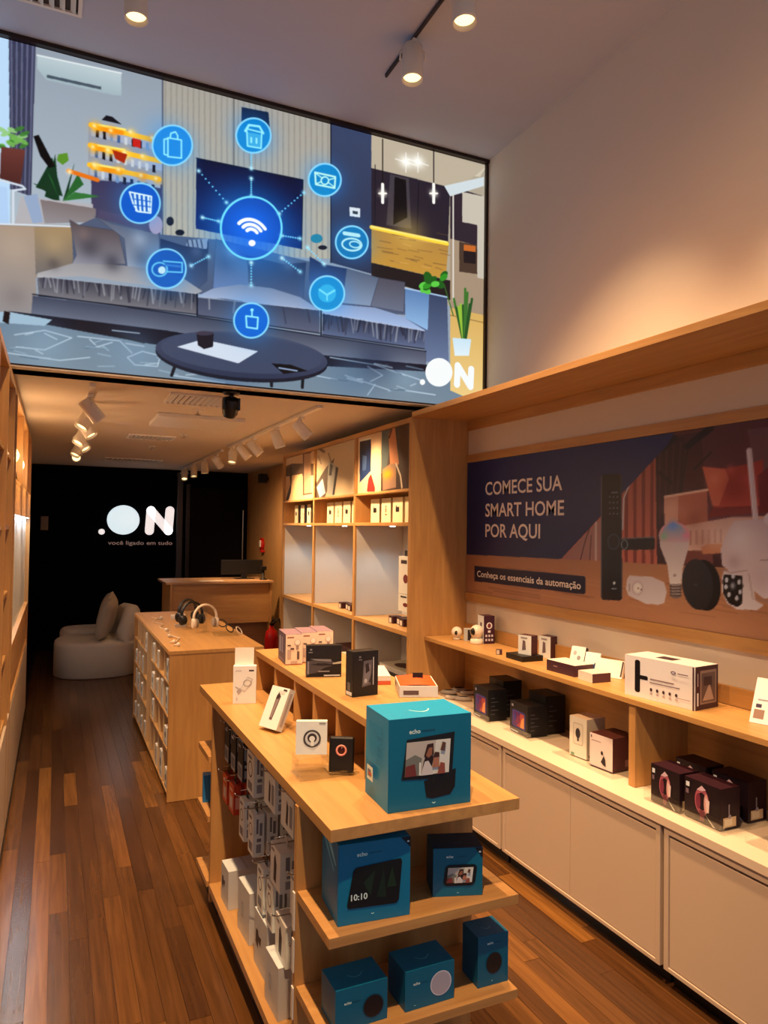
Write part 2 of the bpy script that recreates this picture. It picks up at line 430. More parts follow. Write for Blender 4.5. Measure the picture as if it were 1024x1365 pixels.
# kitchen
cv.poly([(495,178),(660,220),(660,430),(495,370)], (176,166,148)); cv.poly([(495,180),(648,222),(640,236),(495,222)], (206,196,176))
cv.poly([(495,180),(648,222),(600,262),(560,238),(495,226)], (188,176,156))
cv.poly([(495,224),(600,250),(597,325),(495,302)], (50,44,56)); cv.poly([(520,232),(545,238),(548,305),(515,300)], (76,70,78)); cv.poly([(526,236),(541,240),(543,290),(524,300)], (24,22,28))
cv.poly([(600,248),(645,262),(645,330),(600,318)], (58,48,58)); cv.poly([(592,248),(645,236),(645,248),(600,262)], (206,216,220))
cv.line([(500,220),(500,300)], 1, (30,28,36)); cv.line([(558,244),(556,312)], 1, (28,26,34))
cv.poly([(495,300),(598,322),(594,372),(495,350)], (176,136,76), col2=(196,150,70)); 
for k in range(26):
    rx, ry = random.uniform(497,588), random.uniform(310,360); cv.line([(rx,ry),(rx+random.uniform(8,22),ry+3)], 1.2, random.choice([(130,96,60),(214,170,100),(110,84,60)]), .6)
cv.line([(495,303),(596,325)], 5, (255,214,70)); cv.line([(495,302),(596,323)], 2, (255,240,140))
cv.poly([(495,350),(600,374),(600,400),(495,368)], (44,38,40)); cv.glow((545,308), 30, (255,220,110), .35)
cv.poly([(600,318),(645,330),(645,420),(600,410)], (166,146,124)); cv.poly([(612,322),(640,328),(640,366),(612,362)], (84,66,56)); cv.line([(604,260),(604,400)], 2, (220,214,204)); cv.poly([(616,256),(645,262),(645,372),(636,370),(636,300),(616,296)], (198,190,176))
cv.poly([(618,326),(634,328),(634,352),(618,350)], (196,112,54)); cv.poly([(618,334),(634,336),(634,352),(618,350)], (44,36,40))
for px_ in (510, 578): cv.line([(px_,186),(px_,245)], 1.4, (30,26,30)); cv.glow((px_,258), 7, (255,250,230), .9); cv.line([(px_,246),(px_,270)], 4, (255,252,240)); cv.line([(px_-5,258),(px_+5,258)], 2, (255,252,240))
for px_ in (541, 557): cv.glow((px_,216), 12, (255,255,246), .95); cv.line([(px_-14,212),(px_+14,221)], 1.2, (255,255,250), .7); cv.line([(px_,204),(px_,230)], 1.2, (255,255,250), .7)
# television
cv.poly([(262,211),(404,240),(402,332),(261,305)], (6,14,40), col2=(10,40,100)); cv.line([(262,211),(404,240),(402,332)], 1.5, (20,22,34))
# bookcase with lamps
cv.poly([(118,162),(217,186),(216,245),(118,240)], (150,156,170)); cv.poly([(122,240),(216,246),(216,300),(122,290)], (66,60,92), col2=(80,76,100))
rows = [((122,163),(216,186),16,0),((121,190),(216,212),16,1),((120,216),(214,236),15,2)]
for (a, b_, h_, r_) in rows:
    cv.poly([a, b_, (b_[0], b_[1]+h_), (a[0], a[1]+h_+2)], (168,176,196)); cv.line([(a[0],a[1]+4),(b_[0]-2,b_[1]+3)], 7, (255,190,40)); cv.line([(a[0]+4,a[1]+7),(a[0]+40,a[1]+14)], 7, (240,150,20)); cv.line([(a[0]+10,a[1]+4),(a[0]+45,a[1]+10)], 3, (255,230,120))
    for k in range(9):
        q = k/9; x_ = a[0]+6+q*86; y_ = a[1]+10+q*22
        cv.poly([(x_,y_),(x_+4,y_+1),(x_+4,y_+11),(x_,y_+10)], random.choice([(30,36,60),(70,100,150),(200,206,214),(24,20,30),(120,150,190)]))
for (x_, y_, r_) in [(128,170,9),(150,176,8),(176,178,7),(205,186,8),(126,198,8),(146,202,8),(168,206,9),(192,210,6),(128,222,8),(160,228,8),(190,236,8),(210,240,7)]:
    cv.glow((x_, y_), r_, random.choice([(255,176,30),(255,210,90),(250,150,20)]), .85, 1.5); cv.glow((x_-2, y_-2), r_*.4, (255,244,190), .8, 1.5)
cv.poly([(177,184),(188,187),(188,198),(177,195)], (206,36,20)); cv.poly([(150,200),(170,206),(166,218),(154,212)], (170,50,10)); cv.poly([(142,154),(150,156),(162,166),(136,160)], (24,24,34))
# plants and black lamp arm
for a, b_, c_ in (((48,250),(70,210),(84,262)),((60,262),(74,206),(80,270)),((90,262),(100,216),(84,268)),((84,268),(104,232),(112,246)),((84,268),(135,262),(100,256)),((50,246),(44,244),(80,268)),((80,268),(62,226),(70,240))):
    cv.poly([a, b_, c_], random.choice([(24,62,40),(48,104,54),(60,120,64)]))
cv.poly([(78,206),(90,204),(92,214),(84,220),(76,214)], (96,146,50)); cv.poly([(45,182),(52,180),(74,222),(66,224),(54,208)], (10,10,14)); cv.line([(92,228),(130,240)], 6, (226,120,30)); cv.glow((93,229), 5, (255,240,190), .9)
for k in range(16): cv.ell((random.uniform(0,34), random.uniform(172,198)), 7, 3, random.choice([(70,130,60),(120,180,90),(150,200,130)]), .9, random.uniform(-.6,.6))
cv.poly([(2,196),(34,200),(28,246),(0,238)], (116,66,60), col2=(84,48,44)); cv.line([(0,240),(30,248),(34,252),(18,254),(18,300)], 3, (206,216,226)); cv.poly([(-60,240),(10,250),(12,300),(-60,300)], (176,204,236))
# back row of cushions far behind
cv.poly([(28,262),(124,272),(126,296),(20,300)], (178,176,180)); cv.poly([(32,262),(50,258),(58,296),(44,298)], (150,168,196)); cv.poly([(54,266),(128,278),(128,296),(60,298)], (128,116,116), col2=(150,146,150))
cv.poly([(132,280),(214,296),(214,316),(130,300)], (86,78,104))
# sofa: back, arm, seats, base
cv.poly([(-80,296),(98,300),(98,360),(40,372),(-80,360)], (150,140,130)); cv.poly([(-80,300),(46,302),(50,420),(-80,412)], (170,150,132), col2=(148,144,146), axis='v'); cv.poly([(46,303),(98,303),(98,350),(48,366)], (168,142,106), col2=(116,112,112)); cv.line([(-80,296),(44,300),(98,302)], 2.5, (214,222,232))
cv.poly([(96,304),(128,290),(210,312),(296,320),(410,348),(545,386),(545,420),(300,400),(98,350)], (88,98,122))
for pts, c1, c2 in (([(93,293),(106,300),(158,308),(168,352),(96,352),(102,340)], (92,80,82), (150,152,164)), ([(126,288),(150,298),(212,312),(214,358),(170,357),(166,318)], (96,100,116), (160,170,186)),
                    ([(214,318),(246,328),(278,322),(276,374),(262,386),(214,354)], (34,44,70), (84,96,124)), ([(288,318),(302,326),(330,342),(332,382),(284,384)], (84,92,112), (110,134,178)),
                    ([(328,340),(376,352),(408,350),(404,398),(336,382)], (44,56,84), (86,100,130)), ([(413,342),(430,352),(462,358),(460,400),(420,396),(412,372)], (40,56,92), (82,106,150)),
                    ([(462,358),(505,370),(494,408),(456,404)], (92,102,122), (140,158,184)), ([(505,370),(540,376),(538,416),(494,408)], (88,86,98), (112,120,140))):
    cv.poly(pts, c1, col2=c2); cv.line(pts+pts[:1], 1.0, (46,54,76), .35)
cv.poly([(250,320),(277,318),(276,332),(248,328)], (150,160,180)); 
for k in range(4): cv.line([(250+k*6,320),(252+k*6,330)], 1.6, (50,56,76))
def seat(top, front, ctop, cfront, nf):
    cv.poly(front, cfront[0], col2=cfront[1]); cv.poly(top, ctop[0], col2=ctop[1])
    (xa, ya), (xb, yb), (xc, yc), (xd, yd) = front[0], front[1], front[2], front[3]
    for k in range(nf):
        q = (k+.5)/nf+random.uniform(-.01, .01); x_ = xa+(xb-xa)*q; y0 = ya+(yb-ya)*q; y1 = yd+(yc-yd)*q; h_ = (y1-y0)*random.uniform(.4, .85); sl = random.uniform(-4, 4)
        cv.line([(x_, y0+1), (x_+sl*.5, y0+h_*.5), (x_+sl, y0+h_)], random.uniform(1.2, 2.8), random.choice([(170,172,180), (52,54,68), (140,142,152), (38,40,54)]), .6)
    cv.line([front[3], front[2]], 1.6, (26,30,44), .9); cv.line([front[0], front[1]], 1.2, (196,200,210), .45)
seat([(50,364),(98,351),(150,352),(200,358),(240,368),(270,388),(262,392),(180,378),(110,368),(50,370)], [(50,368),(262,391),(262,419),(52,394)], ((150,148,152),(176,174,176)), ((60,60,72),(128,126,132)), 44)
seat([(264,394),(285,384),(320,379),(362,384),(400,396),(428,414),(340,404),(300,398),(264,396)], [(264,396),(426,413),(426,444),(264,420)], ((128,138,162),(168,182,210)), ((66,72,92),(100,106,128)), 5)
seat([(430,414),(455,406),(500,410),(545,424),(570,442),(500,430),(430,418)], [(430,417),(568,441),(566,465),(430,446)], ((140,158,192),(168,190,226)), ((50,58,80),(104,116,146)), 34)
cv.line([(263,392),(263,420)], 2, (24,28,42)); cv.line([(428,414),(428,446)], 2, (20,26,42))
for (x_, y_, r_, c_, al_) in [(120,330,18,(40,38,50),0.40),(112,312,10,(150,126,120),0.40),(190,345,16,(60,66,84),0.44),(186,318,12,(200,208,222),0.40),(150,350,14,(36,36,48),0.48),(262,335,10,(120,134,166),0.40),(300,350,16,(60,76,110),0.40),(310,334,10,(170,190,226),0.48),(384,352,10,(128,144,176),0.40),(20,330,26,(196,176,156),0.32),(20,395,20,(120,112,112),0.40),(72,325,18,(206,176,130),0.32),(72,352,10,(70,64,70),0.40)]:
    cv.glow((x_, y_), r_, c_, al_, 1.4)
cv.poly([(540,384),(596,396),(598,482),(566,482),(566,440),(540,424)], (64,76,104), col2=(112,128,160)); cv.poly([(540,384),(572,392),(570,440),(540,424)], (96,130,176), col2=(150,186,224)); cv.line([(540,384),(596,396)], 2, (170,196,226))
cv.poly([(44,394),(264,422),(430,448),(568,468),(568,486),(420,472),(220,440),(42,418)], (70,76,94), col2=(118,124,142)); cv.line([(44,392),(264,422),(430,448),(568,468)], 1.6, (24,30,46))
# rug and floor
cv.poly([(-80,410),(42,418),(220,440),(420,472),(600,490),(660,430),(660,560),(-80,500)], (98,124,150), col2=(122,140,154)); cv.poly([(10,414),(220,440),(420,472),(590,488),(590,496),(400,486),(200,458),(60,432),(40,422)], (18,22,38))
cv.poly([(-80,412),(16,416),(70,426),(60,434),(-80,424)], (160,186,204)); cv.poly([(6,414),(14,416),(12,432),(4,428)], (30,20,22))
cv.poly([(600,410),(645,420),(645,540),(600,520)], (212,174,104), col2=(234,204,140)); cv.line([(600,420),(645,430)], 1, (140,110,70))
for pts in ([(20,446),(60,440),(96,450),(60,466),(22,462)], [(60,444),(76,452)], [(104,448),(160,454),(176,470)], [(170,476),(190,468),(214,474),(210,488),(180,486),(170,476)], [(440,476),(500,486),(540,500)], [(460,500),(520,520)], [(490,488),(510,500),(494,508)], [(530,496),(560,506)], [(420,500),(450,506)], [(10,470),(80,480),(120,476)], [(230,500),(300,510)], [(150,440),(186,444)], [(540,520),(580,526)], [(500,512),(490,526)], [(120,452),(130,462),(150,456)]):
    cv.line(pts, 1.6, (196,214,228), .8)
for k in range(12): x_ = 140+k*4; cv.line([(x_,442+k),(x_+8,446+k)], 2, (12,14,20), .8)
for (x_, y_, r_, c_, al_) in [(60,460,40,(150,180,200),.35),(180,470,40,(130,160,186),.4),(470,500,40,(90,120,150),.5),(540,505,24,(150,176,196),.35),(300,520,40,(80,110,150),.5),(500,480,30,(40,56,84),.5)]:
    cv.glow((x_, y_), r_, c_, al_, 1.4)
for k in range(40):
    x_ = random.uniform(0, 560); y_ = 436+x_*.08+random.uniform(6, 46); cv.line([(x_, y_), (x_+random.uniform(6, 26), y_+random.uniform(-4, 6))], random.uniform(1, 2.4), random.choice([(206,222,234),(70,96,122),(170,196,214)]), .45)
# snake plant, bush, pots
for k in range(14): cv.ell((random.uniform(554,592), random.uniform(362,388)), 6, 4, random.choice([(60,150,50),(100,200,80),(40,100,40)]), 1, random.uniform(-1,1))
for k in range(9): x_ = 605+k*3; cv.line([(616+k*.6,450),(x_,random.uniform(384,412))], 3.2, random.choice([(46,90,48),(150,190,70),(70,120,56)]))
cv.poly([(603,450),(628,452),(625,474),(606,474)], (198,222,236), col2=(222,236,242)); cv.line([(592,380),(604,420)], 1.5, (60,110,50))
# coffee table
cv.line([(236,480),(229,500)], 4, (20,24,34)); cv.line([(404,500),(403,516)], 4, (20,24,34)); cv.line([(362,502),(362,514)], 4, (20,24,34))
cv.ell((322,477), 115, 31, (28,34,50), 1, .09); cv.ell((322,473), 115, 30, (76,86,110), 1, .09, col2=(52,60,84)); cv.ell((322,471), 108, 25, (70,80,104), 1, .09)
cv.poly([(236,462),(270,452),(344,468),(318,484)], (206,216,230)); cv.poly([(262,444),(285,444),(284,462),(272,465),(264,460)], (36,30,42)); cv.ell((273,444), 12, 3, (70,64,80)); cv.poly([(362,484),(388,486),(410,494),(378,498)], (12,14,22)); cv.line([(372,490),(396,494)], 2, (150,170,200))
for k in range(8): cv.ell((162+2*k,0),0.1,0.1,(0,0,0))
cv.ell((227,295), 5, 6, (30,34,44)); cv.ell((240,310), 6, 4, (24,28,38)); cv.ell((422,318), 8, 6, (30,130,160), .9); cv.ell((430,330), 6, 3, (24,28,38)); cv.ell((208,300), 9, 12, (176,160,182)); cv.poly([(322,143),(358,150),(360,176),(322,168)], (20,40,66))
# network glow and dots
BLU = (40,150,255)
cv.glow((335,304), 74, BLU, .75, 1.6)
for a, b_ in (((265,228),(302,270)),((270,290),(292,295)),((372,285),(405,257)),((375,314),(400,318)),((335,238),(335,262)),((335,350),(335,380)),((335,225),(335,200)),((255,354),(278,342)),((376,344),(400,362)),((432,352),(410,330))):
    for k in range(9): t = k/8; cv.ell((a[0]+(b_[0]-a[0])*t, a[1]+(b_[1]-a[1])*t), 1.2, 1.2, (130,220,255), .9)
    cv.glow(a, 4, (200,245,255), .9); cv.glow(b_, 4, (170,235,255), .8)
cv.ell((335,304), 41, 42, (20,90,220), .45); cv.glow((335,304), 30, (30,120,255), .5); cv.ell((335,304), 40.5, 41.5, (120,222,255), 1, 0, ring=2.6)
for r_ in (20, 13.5, 7.5):
    cv.line([(336+r_*math.cos(t)*1.06, 313+r_*math.sin(t)+.22*r_*math.cos(t)) for t in np.linspace(math.radians(215), math.radians(325), 14)], 4.6, (255,255,255))
cv.ell((336,324), 4.6, 4.2, (255,255,255))
def icon(c, r, fill, ln=(150,228,250)):
    cv.glow(c, r*1.25, BLU, .55, 1.2); cv.ell(c, r, r, fill, .93); cv.ell(c, r, r, (140,214,250), 1, 0, ring=2.2)
icon((230,194), 26.5, (34,142,226)); icon((338,181), 23, (20,140,214)); icon((433,240), 21.5, (16,140,206)); icon((187,271), 26.5, (14,98,204)); icon((469,323), 21.5, (24,130,190)); icon((222,358), 26, (30,100,190)); icon((335,427), 23, (20,110,214)); icon((436,391), 23, (30,150,214))
LN = (150,232,252)
cv.line([(224,184),(242,187),(242,211),(224,209),(224,184)], 2, LN); cv.line([(224,185),(219,186),(219,206),(223,207)], 2, LN); cv.line([(227,184),(228,178),(234,176),(237,181),(237,186)], 2, LN)
cv.poly([(329,176),(348,180),(347,198),(330,195)], LN, .35); cv.line([(329,172),(349,177),(348,198),(330,195),(329,172)], 2, LN); cv.line([(327,175),(332,167),(346,169),(351,178)], 3, LN); cv.line([(335,184),(335,190)], 2.4, LN); cv.line([(342,185),(342,191)], 2.4, LN)
cv.line([(420,230),(447,236),(446,251),(421,246),(420,230)], 2.4, (190,240,236)); cv.ell((433,241), 5, 5, (190,240,236), 1, 0, ring=1.8); cv.line([(422,232),(430,238)], 1.5, (190,240,236)); cv.line([(445,249),(437,243)], 1.5, (190,240,236)); cv.line([(422,245),(429,242)], 1.5, (190,240,236)); cv.line([(445,238),(438,240)], 1.5, (190,240,236))
cv.line([(173,256),(202,262),(201,284),(184,282),(178,272),(173,256)], 2.2, (220,240,250))
for k in range(4): cv.line([(180+k*6,259+k),(182+k*5.5,281)], 2.6, (220,240,250))
for k in range(2): cv.line([(177,265+k*8),(201,269+k*7)], 1.2, (14,98,204))
cv.line([(459,311),(478,314)], 5, (180,230,240)); cv.ell((469,326), 13, 8, (180,230,240), 1, .1, ring=2.4); cv.ell((473,326), 7, 4, (180,230,240), 1, .2, ring=1.8)
cv.ell((213,359), 10, 9, (110,200,240), 1, 0, ring=2); cv.ell((216,360), 5, 5, (190,226,240)); cv.line([(218,348),(243,350),(243,363),(222,362)], 2, (110,200,240)); cv.line([(221,353),(240,355)], 3, (60,130,210))
cv.line([(328,421),(344,423),(343,438),(329,436),(328,421)], 2.2, LN); cv.line([(336,421),(336,414)], 2, LN); cv.ell((336,413), 2.4, 2, LN)
cv.ell((436,391), 12, 12, (70,190,236), .7); cv.line([(426,386),(436,393),(446,387)], 2.6, (120,220,248)); cv.line([(436,393),(436,400)], 2, (120,220,248))
ny2, nx2 = cv.a.shape[:2]
for _ in range(2): cv.a[1:-1, 1:-1] = (cv.a[1:-1, 1:-1]*2+cv.a[:-2, 1:-1]+cv.a[2:, 1:-1]+cv.a[1:-1, :-2]+cv.a[1:-1, 2:])/6
cv.a = np.clip(128+(cv.a-128)*1.12-4, 0, 255)
# shop logo, white
cv.ell((585,496), 18, 19, (248,252,252)); cv.ell((563,509), 3.6, 3.8, (248,252,252))
cv.line([(609,512),(610,487),(627,515),(628,492)], 8.6, (248,252,252))
loc_parent(cv.build('display_picture', None, SCREEN, 'glowing picture of a grey living room with round icons'), vw)

# ================================================================== RIGHT SIDE: panelling, top slab, shelf, base cabinets
RY0 = .55                                       # near end of the run, outside the frame
# wall panelling behind the display: white board, oak trims
pan = empty('wall_panelling', 'white wall panelling with oak borders behind the long display shelf', 'wall panel', (RBX, SY, 0))
def addp(o): return loc_parent(o, pan)
addp(bx('backboard', RBX, RWX-.001, RY0, SY-.001, .0, 2.365, mat('white_panel', (224, 214, 200), .6)))
addp(bx('upper_oak_border', RBX-.012, RBX-.0005, RY0, SY-.001, 2.30, 2.362, oak_h, bevel=.001))
addp(bx('middle_oak_border', RBX-.012, RBX-.0005, RY0, SY-.001, 2.092, 2.142, oak_h, bevel=.001))
addp(bx('lower_oak_border', RBX-.016, RBX-.0005, RY0, SY-.001, 1.195, 1.25, oak_h, bevel=.001))
addp(bx('shelf_upstand', RBX-.014, RBX-.0005, RY0, SY-.001, .976, 1.05, oak_h, bevel=.001))
addp(bx('lower_backboard', RBX-.010, RBX-.0005, RY0, SY-.001, .621, .953, oak_h))
# banner
bn = empty('wall_banner', 'wide blue and photographic banner reading comece sua smart home por aqui', 'banner', (RBX-.01, 3, 1.25))
BZ0, BZ1, BY0, BY1 = 1.251, 2.091, .9, SY-.006
bc = Canvas((RBX-.008, BY1, BZ0), (0, BY0-BY1, 0), (0, 0, BZ1-BZ0), 560, 190, lambda u, v: at(u, v, 0, RBX-.008), base=(96,48,44))
q5 = lambda pts: [(600+x*.414, 540+y*.414) for x, y in pts]
q9 = lambda pts: [(820+x*.2198, 560+y*.2198) for x, y in pts]
bc.poly(q9([(-900,300),(1600,-100),(1600,1200),(-900,900)]), (70,34,40), col2=(92,46,52))
bc.poly(q9([(520,0),(1700,-150),(1700,500),(560,700)]), (84,42,50), col2=(104,54,64)); bc.poly(q9([(800,60),(1700,-60),(1700,500),(870,400)]), (120,86,88), .5)
bc.poly(q9([(-500,700),(250,180),(260,900),(-600,900)]), (166,84,70), col2=(196,104,84)); bc.stripes(q9([(-60,300),(250,180),(250,880),(-60,880)]), 6, (112,46,44), .8, .4)
bc.poly(q9([(245,150),(420,100),(400,900),(255,900)]), (52,26,36)); bc.stripes(q9([(250,180),(420,130),(380,640),(255,640)]), 4, (78,42,50), .8)
bc.poly(q5([(360,495),(490,360),(490,500)]), (160,110,104)); bc.line(q5([(470,370),(470,500)]), 3, (200,170,160)); bc.line(q5([(450,395),(435,440),(420,500)]), 1.2, (60,30,34)); bc.line(q5([(455,420),(450,500)]), 1, (60,30,34)); bc.line(q5([(580,250),(560,300),(556,400)]), 2, (200,190,190))
bc.line(q9([(440,160),(580,50)]), 9, (22,16,26)); bc.line(q9([(480,300),(580,200)]), 2.4, (34,22,32)); bc.line(q9([(400,440),(440,180)]), 2, (40,24,32)); bc.line(q9([(270,320),(340,380)]), 4, (26,16,26)); bc.line(q9([(360,110),(300,170)]), 8, (20,18,34))
# sofa with cushions
bc.poly(q9([(300,468),(560,420),(560,640),(420,650),(300,640)]), (190,110,88), col2=(172,96,76)); bc.poly(q9([(298,470),(385,462),(380,640),(300,640)]), (206,140,116), col2=(226,170,146)); bc.line(q9([(302,466),(560,424)]), 3, (240,196,168))
bc.poly(q9([(415,640),(700,590),(1700,560),(1700,860),(640,800),(430,790)]), (206,160,144), col2=(226,184,166)); bc.stripes(q9([(440,670),(660,660),(660,740),(440,760)]), 6, (176,124,112), .8); bc.poly(q9([(425,790),(700,790),(660,900),(430,870)]), (122,64,58)); bc.poly(q9([(520,770),(560,750),(1500,740),(1500,810),(530,810)]), (206,130,90)); bc.poly(q9([(590,810),(700,800),(660,920),(600,910)]), (60,24,34))
bc.poly(q9([(528,282),(680,296),(800,268),(900,240),(880,560),(560,590),(600,520)]), (156,52,48), col2=(186,72,62)); bc.poly(q9([(528,284),(670,300),(690,360),(630,520),(590,520)]), (216,112,84), .9); bc.poly(q9([(560,590),(590,530),(880,520),(880,570)]), (112,30,34), .8)
bc.poly(q9([(860,340),(940,280),(1500,240),(1500,560),(880,560)]), (110,32,44))
# blue panel
bc.poly(q5([(0,150),(722,90),(700,130),(358,495),(0,478)]), (22,38,92), col2=(18,30,76))
for p_, r_, c_, al in (((600,360),10,(226,130,100),.7),((720,420),18,(120,30,34),.5),((820,360),12,(196,84,74),.5),((700,300),8,(206,96,80),.6),((420,560),14,(206,130,104),.5),((480,600),12,(140,76,62),.5),((340,540),12,(236,186,164),.5),((600,700),20,(240,206,190),.5),((520,730),14,(176,124,110),.5)):
    bc.glow(q9([p_])[0], r_, c_, al, 1.4)
# timber strip
bc.poly(q5([(0,478),(358,495),(1600,560),(1600,900),(0,620)]), (172,116,82), col2=(188,128,92)); 
for k in range(60):
    x_ = random.uniform(60,1500); y_ = 490+x_*.07+random.uniform(10,110)+x_*.03; L_ = random.uniform(40,160)
    bc.line(q5([(x_,y_),(x_+L_,y_+L_*.16)]), random.uniform(.6,1.8), random.choice([(148,94,66),(200,144,104),(138,86,62)]), .6)
# tag bar
bc.poly(q5([(79,517),(432,550),(437,555),(436,604),(430,608),(80,566)]), (14,20,52))
# door lock
bc.poly(q5([(494,224),(546,222),(553,228),(555,620),(548,628),(492,626),(488,620),(489,228)]), (12,13,20), col2=(20,22,30)); bc.line(q5([(488,230),(487,618)]), 1.2, (96,98,110)); bc.line(q5([(551,228),(553,618)]), 1, (66,66,76))
for i in range(3):
    for j in range(4): bc.ell(q5([(515+i*12, 296+j*18)])[0], 1, 1, (120,124,140))
bc.line(q5([(520,282),(540,281)]), 1, (170,170,180)); bc.ell(q5([(527,440)])[0], 7.5, 10, (24,26,34)); bc.ell(q5([(527,440)])[0], 7.5, 10, (70,74,84), 1, 0, ring=1.2); bc.poly(q5([(550,432),(656,427),(660,430),(660,462),(655,465),(550,466)]), (20,21,30)); bc.line(q5([(552,430),(656,425)]), 1.4, (110,100,108)); bc.ell(q5([(562,449)])[0], 4, 6, (130,136,140), 1, 0, ring=1.2); bc.ell(q5([(529,572)])[0], 1.6, 2, (220,220,224)); bc.line(q5([(522,590),(536,590)]), 1.2, (170,170,176))
# smart plug
bc.poly(q5([(570,560),(578,548),(650,552),(690,570),(698,600),(690,636),(670,642),(630,638),(575,612),(567,590)]), (206,188,188), col2=(222,206,206)); bc.ell(q5([(604,588)])[0], 5, 6, (236,222,220)); bc.ell(q5([(606,589)])[0], 1.1, 1.1, (90,60,60)); bc.ell(q5([(616,593)])[0], 1.1, 1.1, (90,60,60)); bc.line(q5([(578,575),(578,598)]), 1.6, (160,136,136)); bc.ell(q5([(604,588)])[0], 7, 9, (176,150,150), 1, 0, ring=.8)
# bulb
bc.ell(q5([(722,420)])[0], 20.5, 18, (214,150,160)); bc.poly(q9([(272,735),(300,650),(350,622),(400,640),(440,690),(448,740)]), (120,160,190), col2=(216,170,176)); bc.glow(q9([(350,640)])[0], 9, (110,150,226), .9); bc.glow(q9([(430,700)])[0], 7, (236,130,160), .8); bc.glow(q9([(295,705)])[0], 7, (130,190,150), .8); bc.poly(q9([(270,735),(448,740),(446,770),(410,900),(402,992),(332,992),(318,880),(275,770)]), (206,186,184), col2=(230,214,208)); bc.poly(q9([(330,992),(402,992),(400,1070),(372,1082),(338,1070)]), (120,104,100))
for k in range(4): bc.line(q9([(334,1005+k*18),(400,1008+k*18)]), 1.5, (60,48,48)); bc.line(q9([(345,1000+k*18),(390,1000+k*18)]), 1, (210,190,180))
bc.ell(q9([(362,940)])[0], 2, 2, (160,140,140))
# puck
bc.ell(q9([(545,1000)])[0], 21, 34, (14,14,20), 1, -.12); bc.ell(q9([(500,995)])[0], 20.5, 34, (44,40,46), 1, -.12, col2=(30,28,34)); bc.line(q9([(478,995),(500,1000)]), 1, (90,84,90))
# camera with antennas
bc.line(q9([(812,186),(850,590)]), 7, (214,192,192)); bc.line(q9([(806,190),(838,590)]), 1.4, (236,220,220)); bc.poly(q9([(640,780),(680,680),(720,612),(1500,560),(1500,1050),(900,1080),(700,920),(650,880)]), (204,180,182), col2=(226,204,204)); bc.ell(q9([(1000,600)])[0], 22, 12, (226,208,208)); bc.line(q9([(1180,150),(1150,590)]), 7, (214,192,192))
bc.poly(q9([(660,910),(780,912),(830,960),(850,1090),(900,1120),(860,1150),(740,1146),(680,1110),(648,1040),(648,950)]), (216,196,196), col2=(226,208,206)); bc.poly(q9([(660,935),(770,940),(775,1000),(770,1110),(740,1132),(690,1110),(655,1050),(652,970)]), (14,12,18)); bc.ell(q9([(714,1004)])[0], 4.6, 6.4, (60,60,70)); bc.ell(q9([(712,1002)])[0], 2.4, 3.4, (150,150,160))
bc.glow(q9([(760,720)])[0], 26, (240,226,226), .6, 1.4); bc.glow(q9([(720,860)])[0], 12, (176,150,154), .6, 1.4); bc.glow(q9([(880,960)])[0], 20, (196,172,176), .6, 1.4)
bc.line(q9([(650,905),(700,925),(800,910)]), 1, (150,126,130))
for p_ in ((676,968),(672,1010),(690,1056),(738,1078),(758,1040),(752,980),(716,945)): bc.ell(q9([p_])[0], 2.2, 3.4, (206,204,210))
bc.line(q9([(810,930),(835,1080),(930,1100)]), 1, (160,134,138)); bc.line(q9([(880,850),(930,846)]), 1.2, (140,116,120))
bc.line(q9([(300,200),(300,200)]), .1, (0,0,0))
def locb(o): return loc_parent(o, bn)
locb(bx('backing_board', RBX-.007, RBX-.0006, BY0, BY1, BZ0, BZ1, mat('board_edge', (60, 44, 40), .5)))
locb(bc.build('banner_print', None, BANNER, 'printed picture of lock, plug, bulb, puck and camera by a sofa'))
def banner_text(name, t, u, v, h_px, u_end, bold, col):
    p0 = at(u, v, 0, RBX-.009); p1 = at(u_end, v, 0, RBX-.009); hz = at(u, v-h_px, 0, RBX-.009).z-p0.z
    v_, f_, wd = glyph(t, bold); L_ = abs(p1.y-p0.y)
    for vs_, fs_ in letters(v_, f_):
        b = B(); b.add([(RBX-.0088, p0.y-px_/wd*L_, p0.z+py_*hz/.7) for px_, py_ in vs_], fs_)
        locb(b.build('letter', mat('white_ink', (246, 242, 238), .5)))
banner_text('headline_lettering', 'COMECE SUA', 647, 660, 17, 749.5, .015, None)
banner_text('headline_lettering', 'SMART HOME', 647, 688.5, 17, 752, .015, None)
banner_text('headline_lettering', 'POR AQUI', 647, 715.5, 17, 720, .015, None)
banner_text('tagline_lettering', 'Conheça os essenciais da automação', 636, 768.5, 8, 774.5, .015, None)

# top slab over the display
sl = bx('overhead_slab', 2.036, RWX-.002, RY0, SY+.005, 2.363, 2.395, oak_h, bevel=.0015)
tag(sl, 'long oak slab roofing the display wall above the banner', 'shelf')

# shelf and its divider
shelf = empty('display_shelf', 'long oak display shelf under the banner carrying boxes and cameras', 'shelf', (2.3, 3, .62))
def ads(o): return loc_parent(o, shelf)
ads(bx('shelf_board', 2.142, RBX-.015, RY0, SY-.002, .953, .975, oak_h, bevel=.0012))
ads(bx('divider', 2.150, RBX-.011, 2.232, 2.268, .6215, .9525, oak, bevel=.001))
ads(bx('divider', 2.150, RBX-.011, .95, .986, .6215, .9525, oak, bevel=.001))

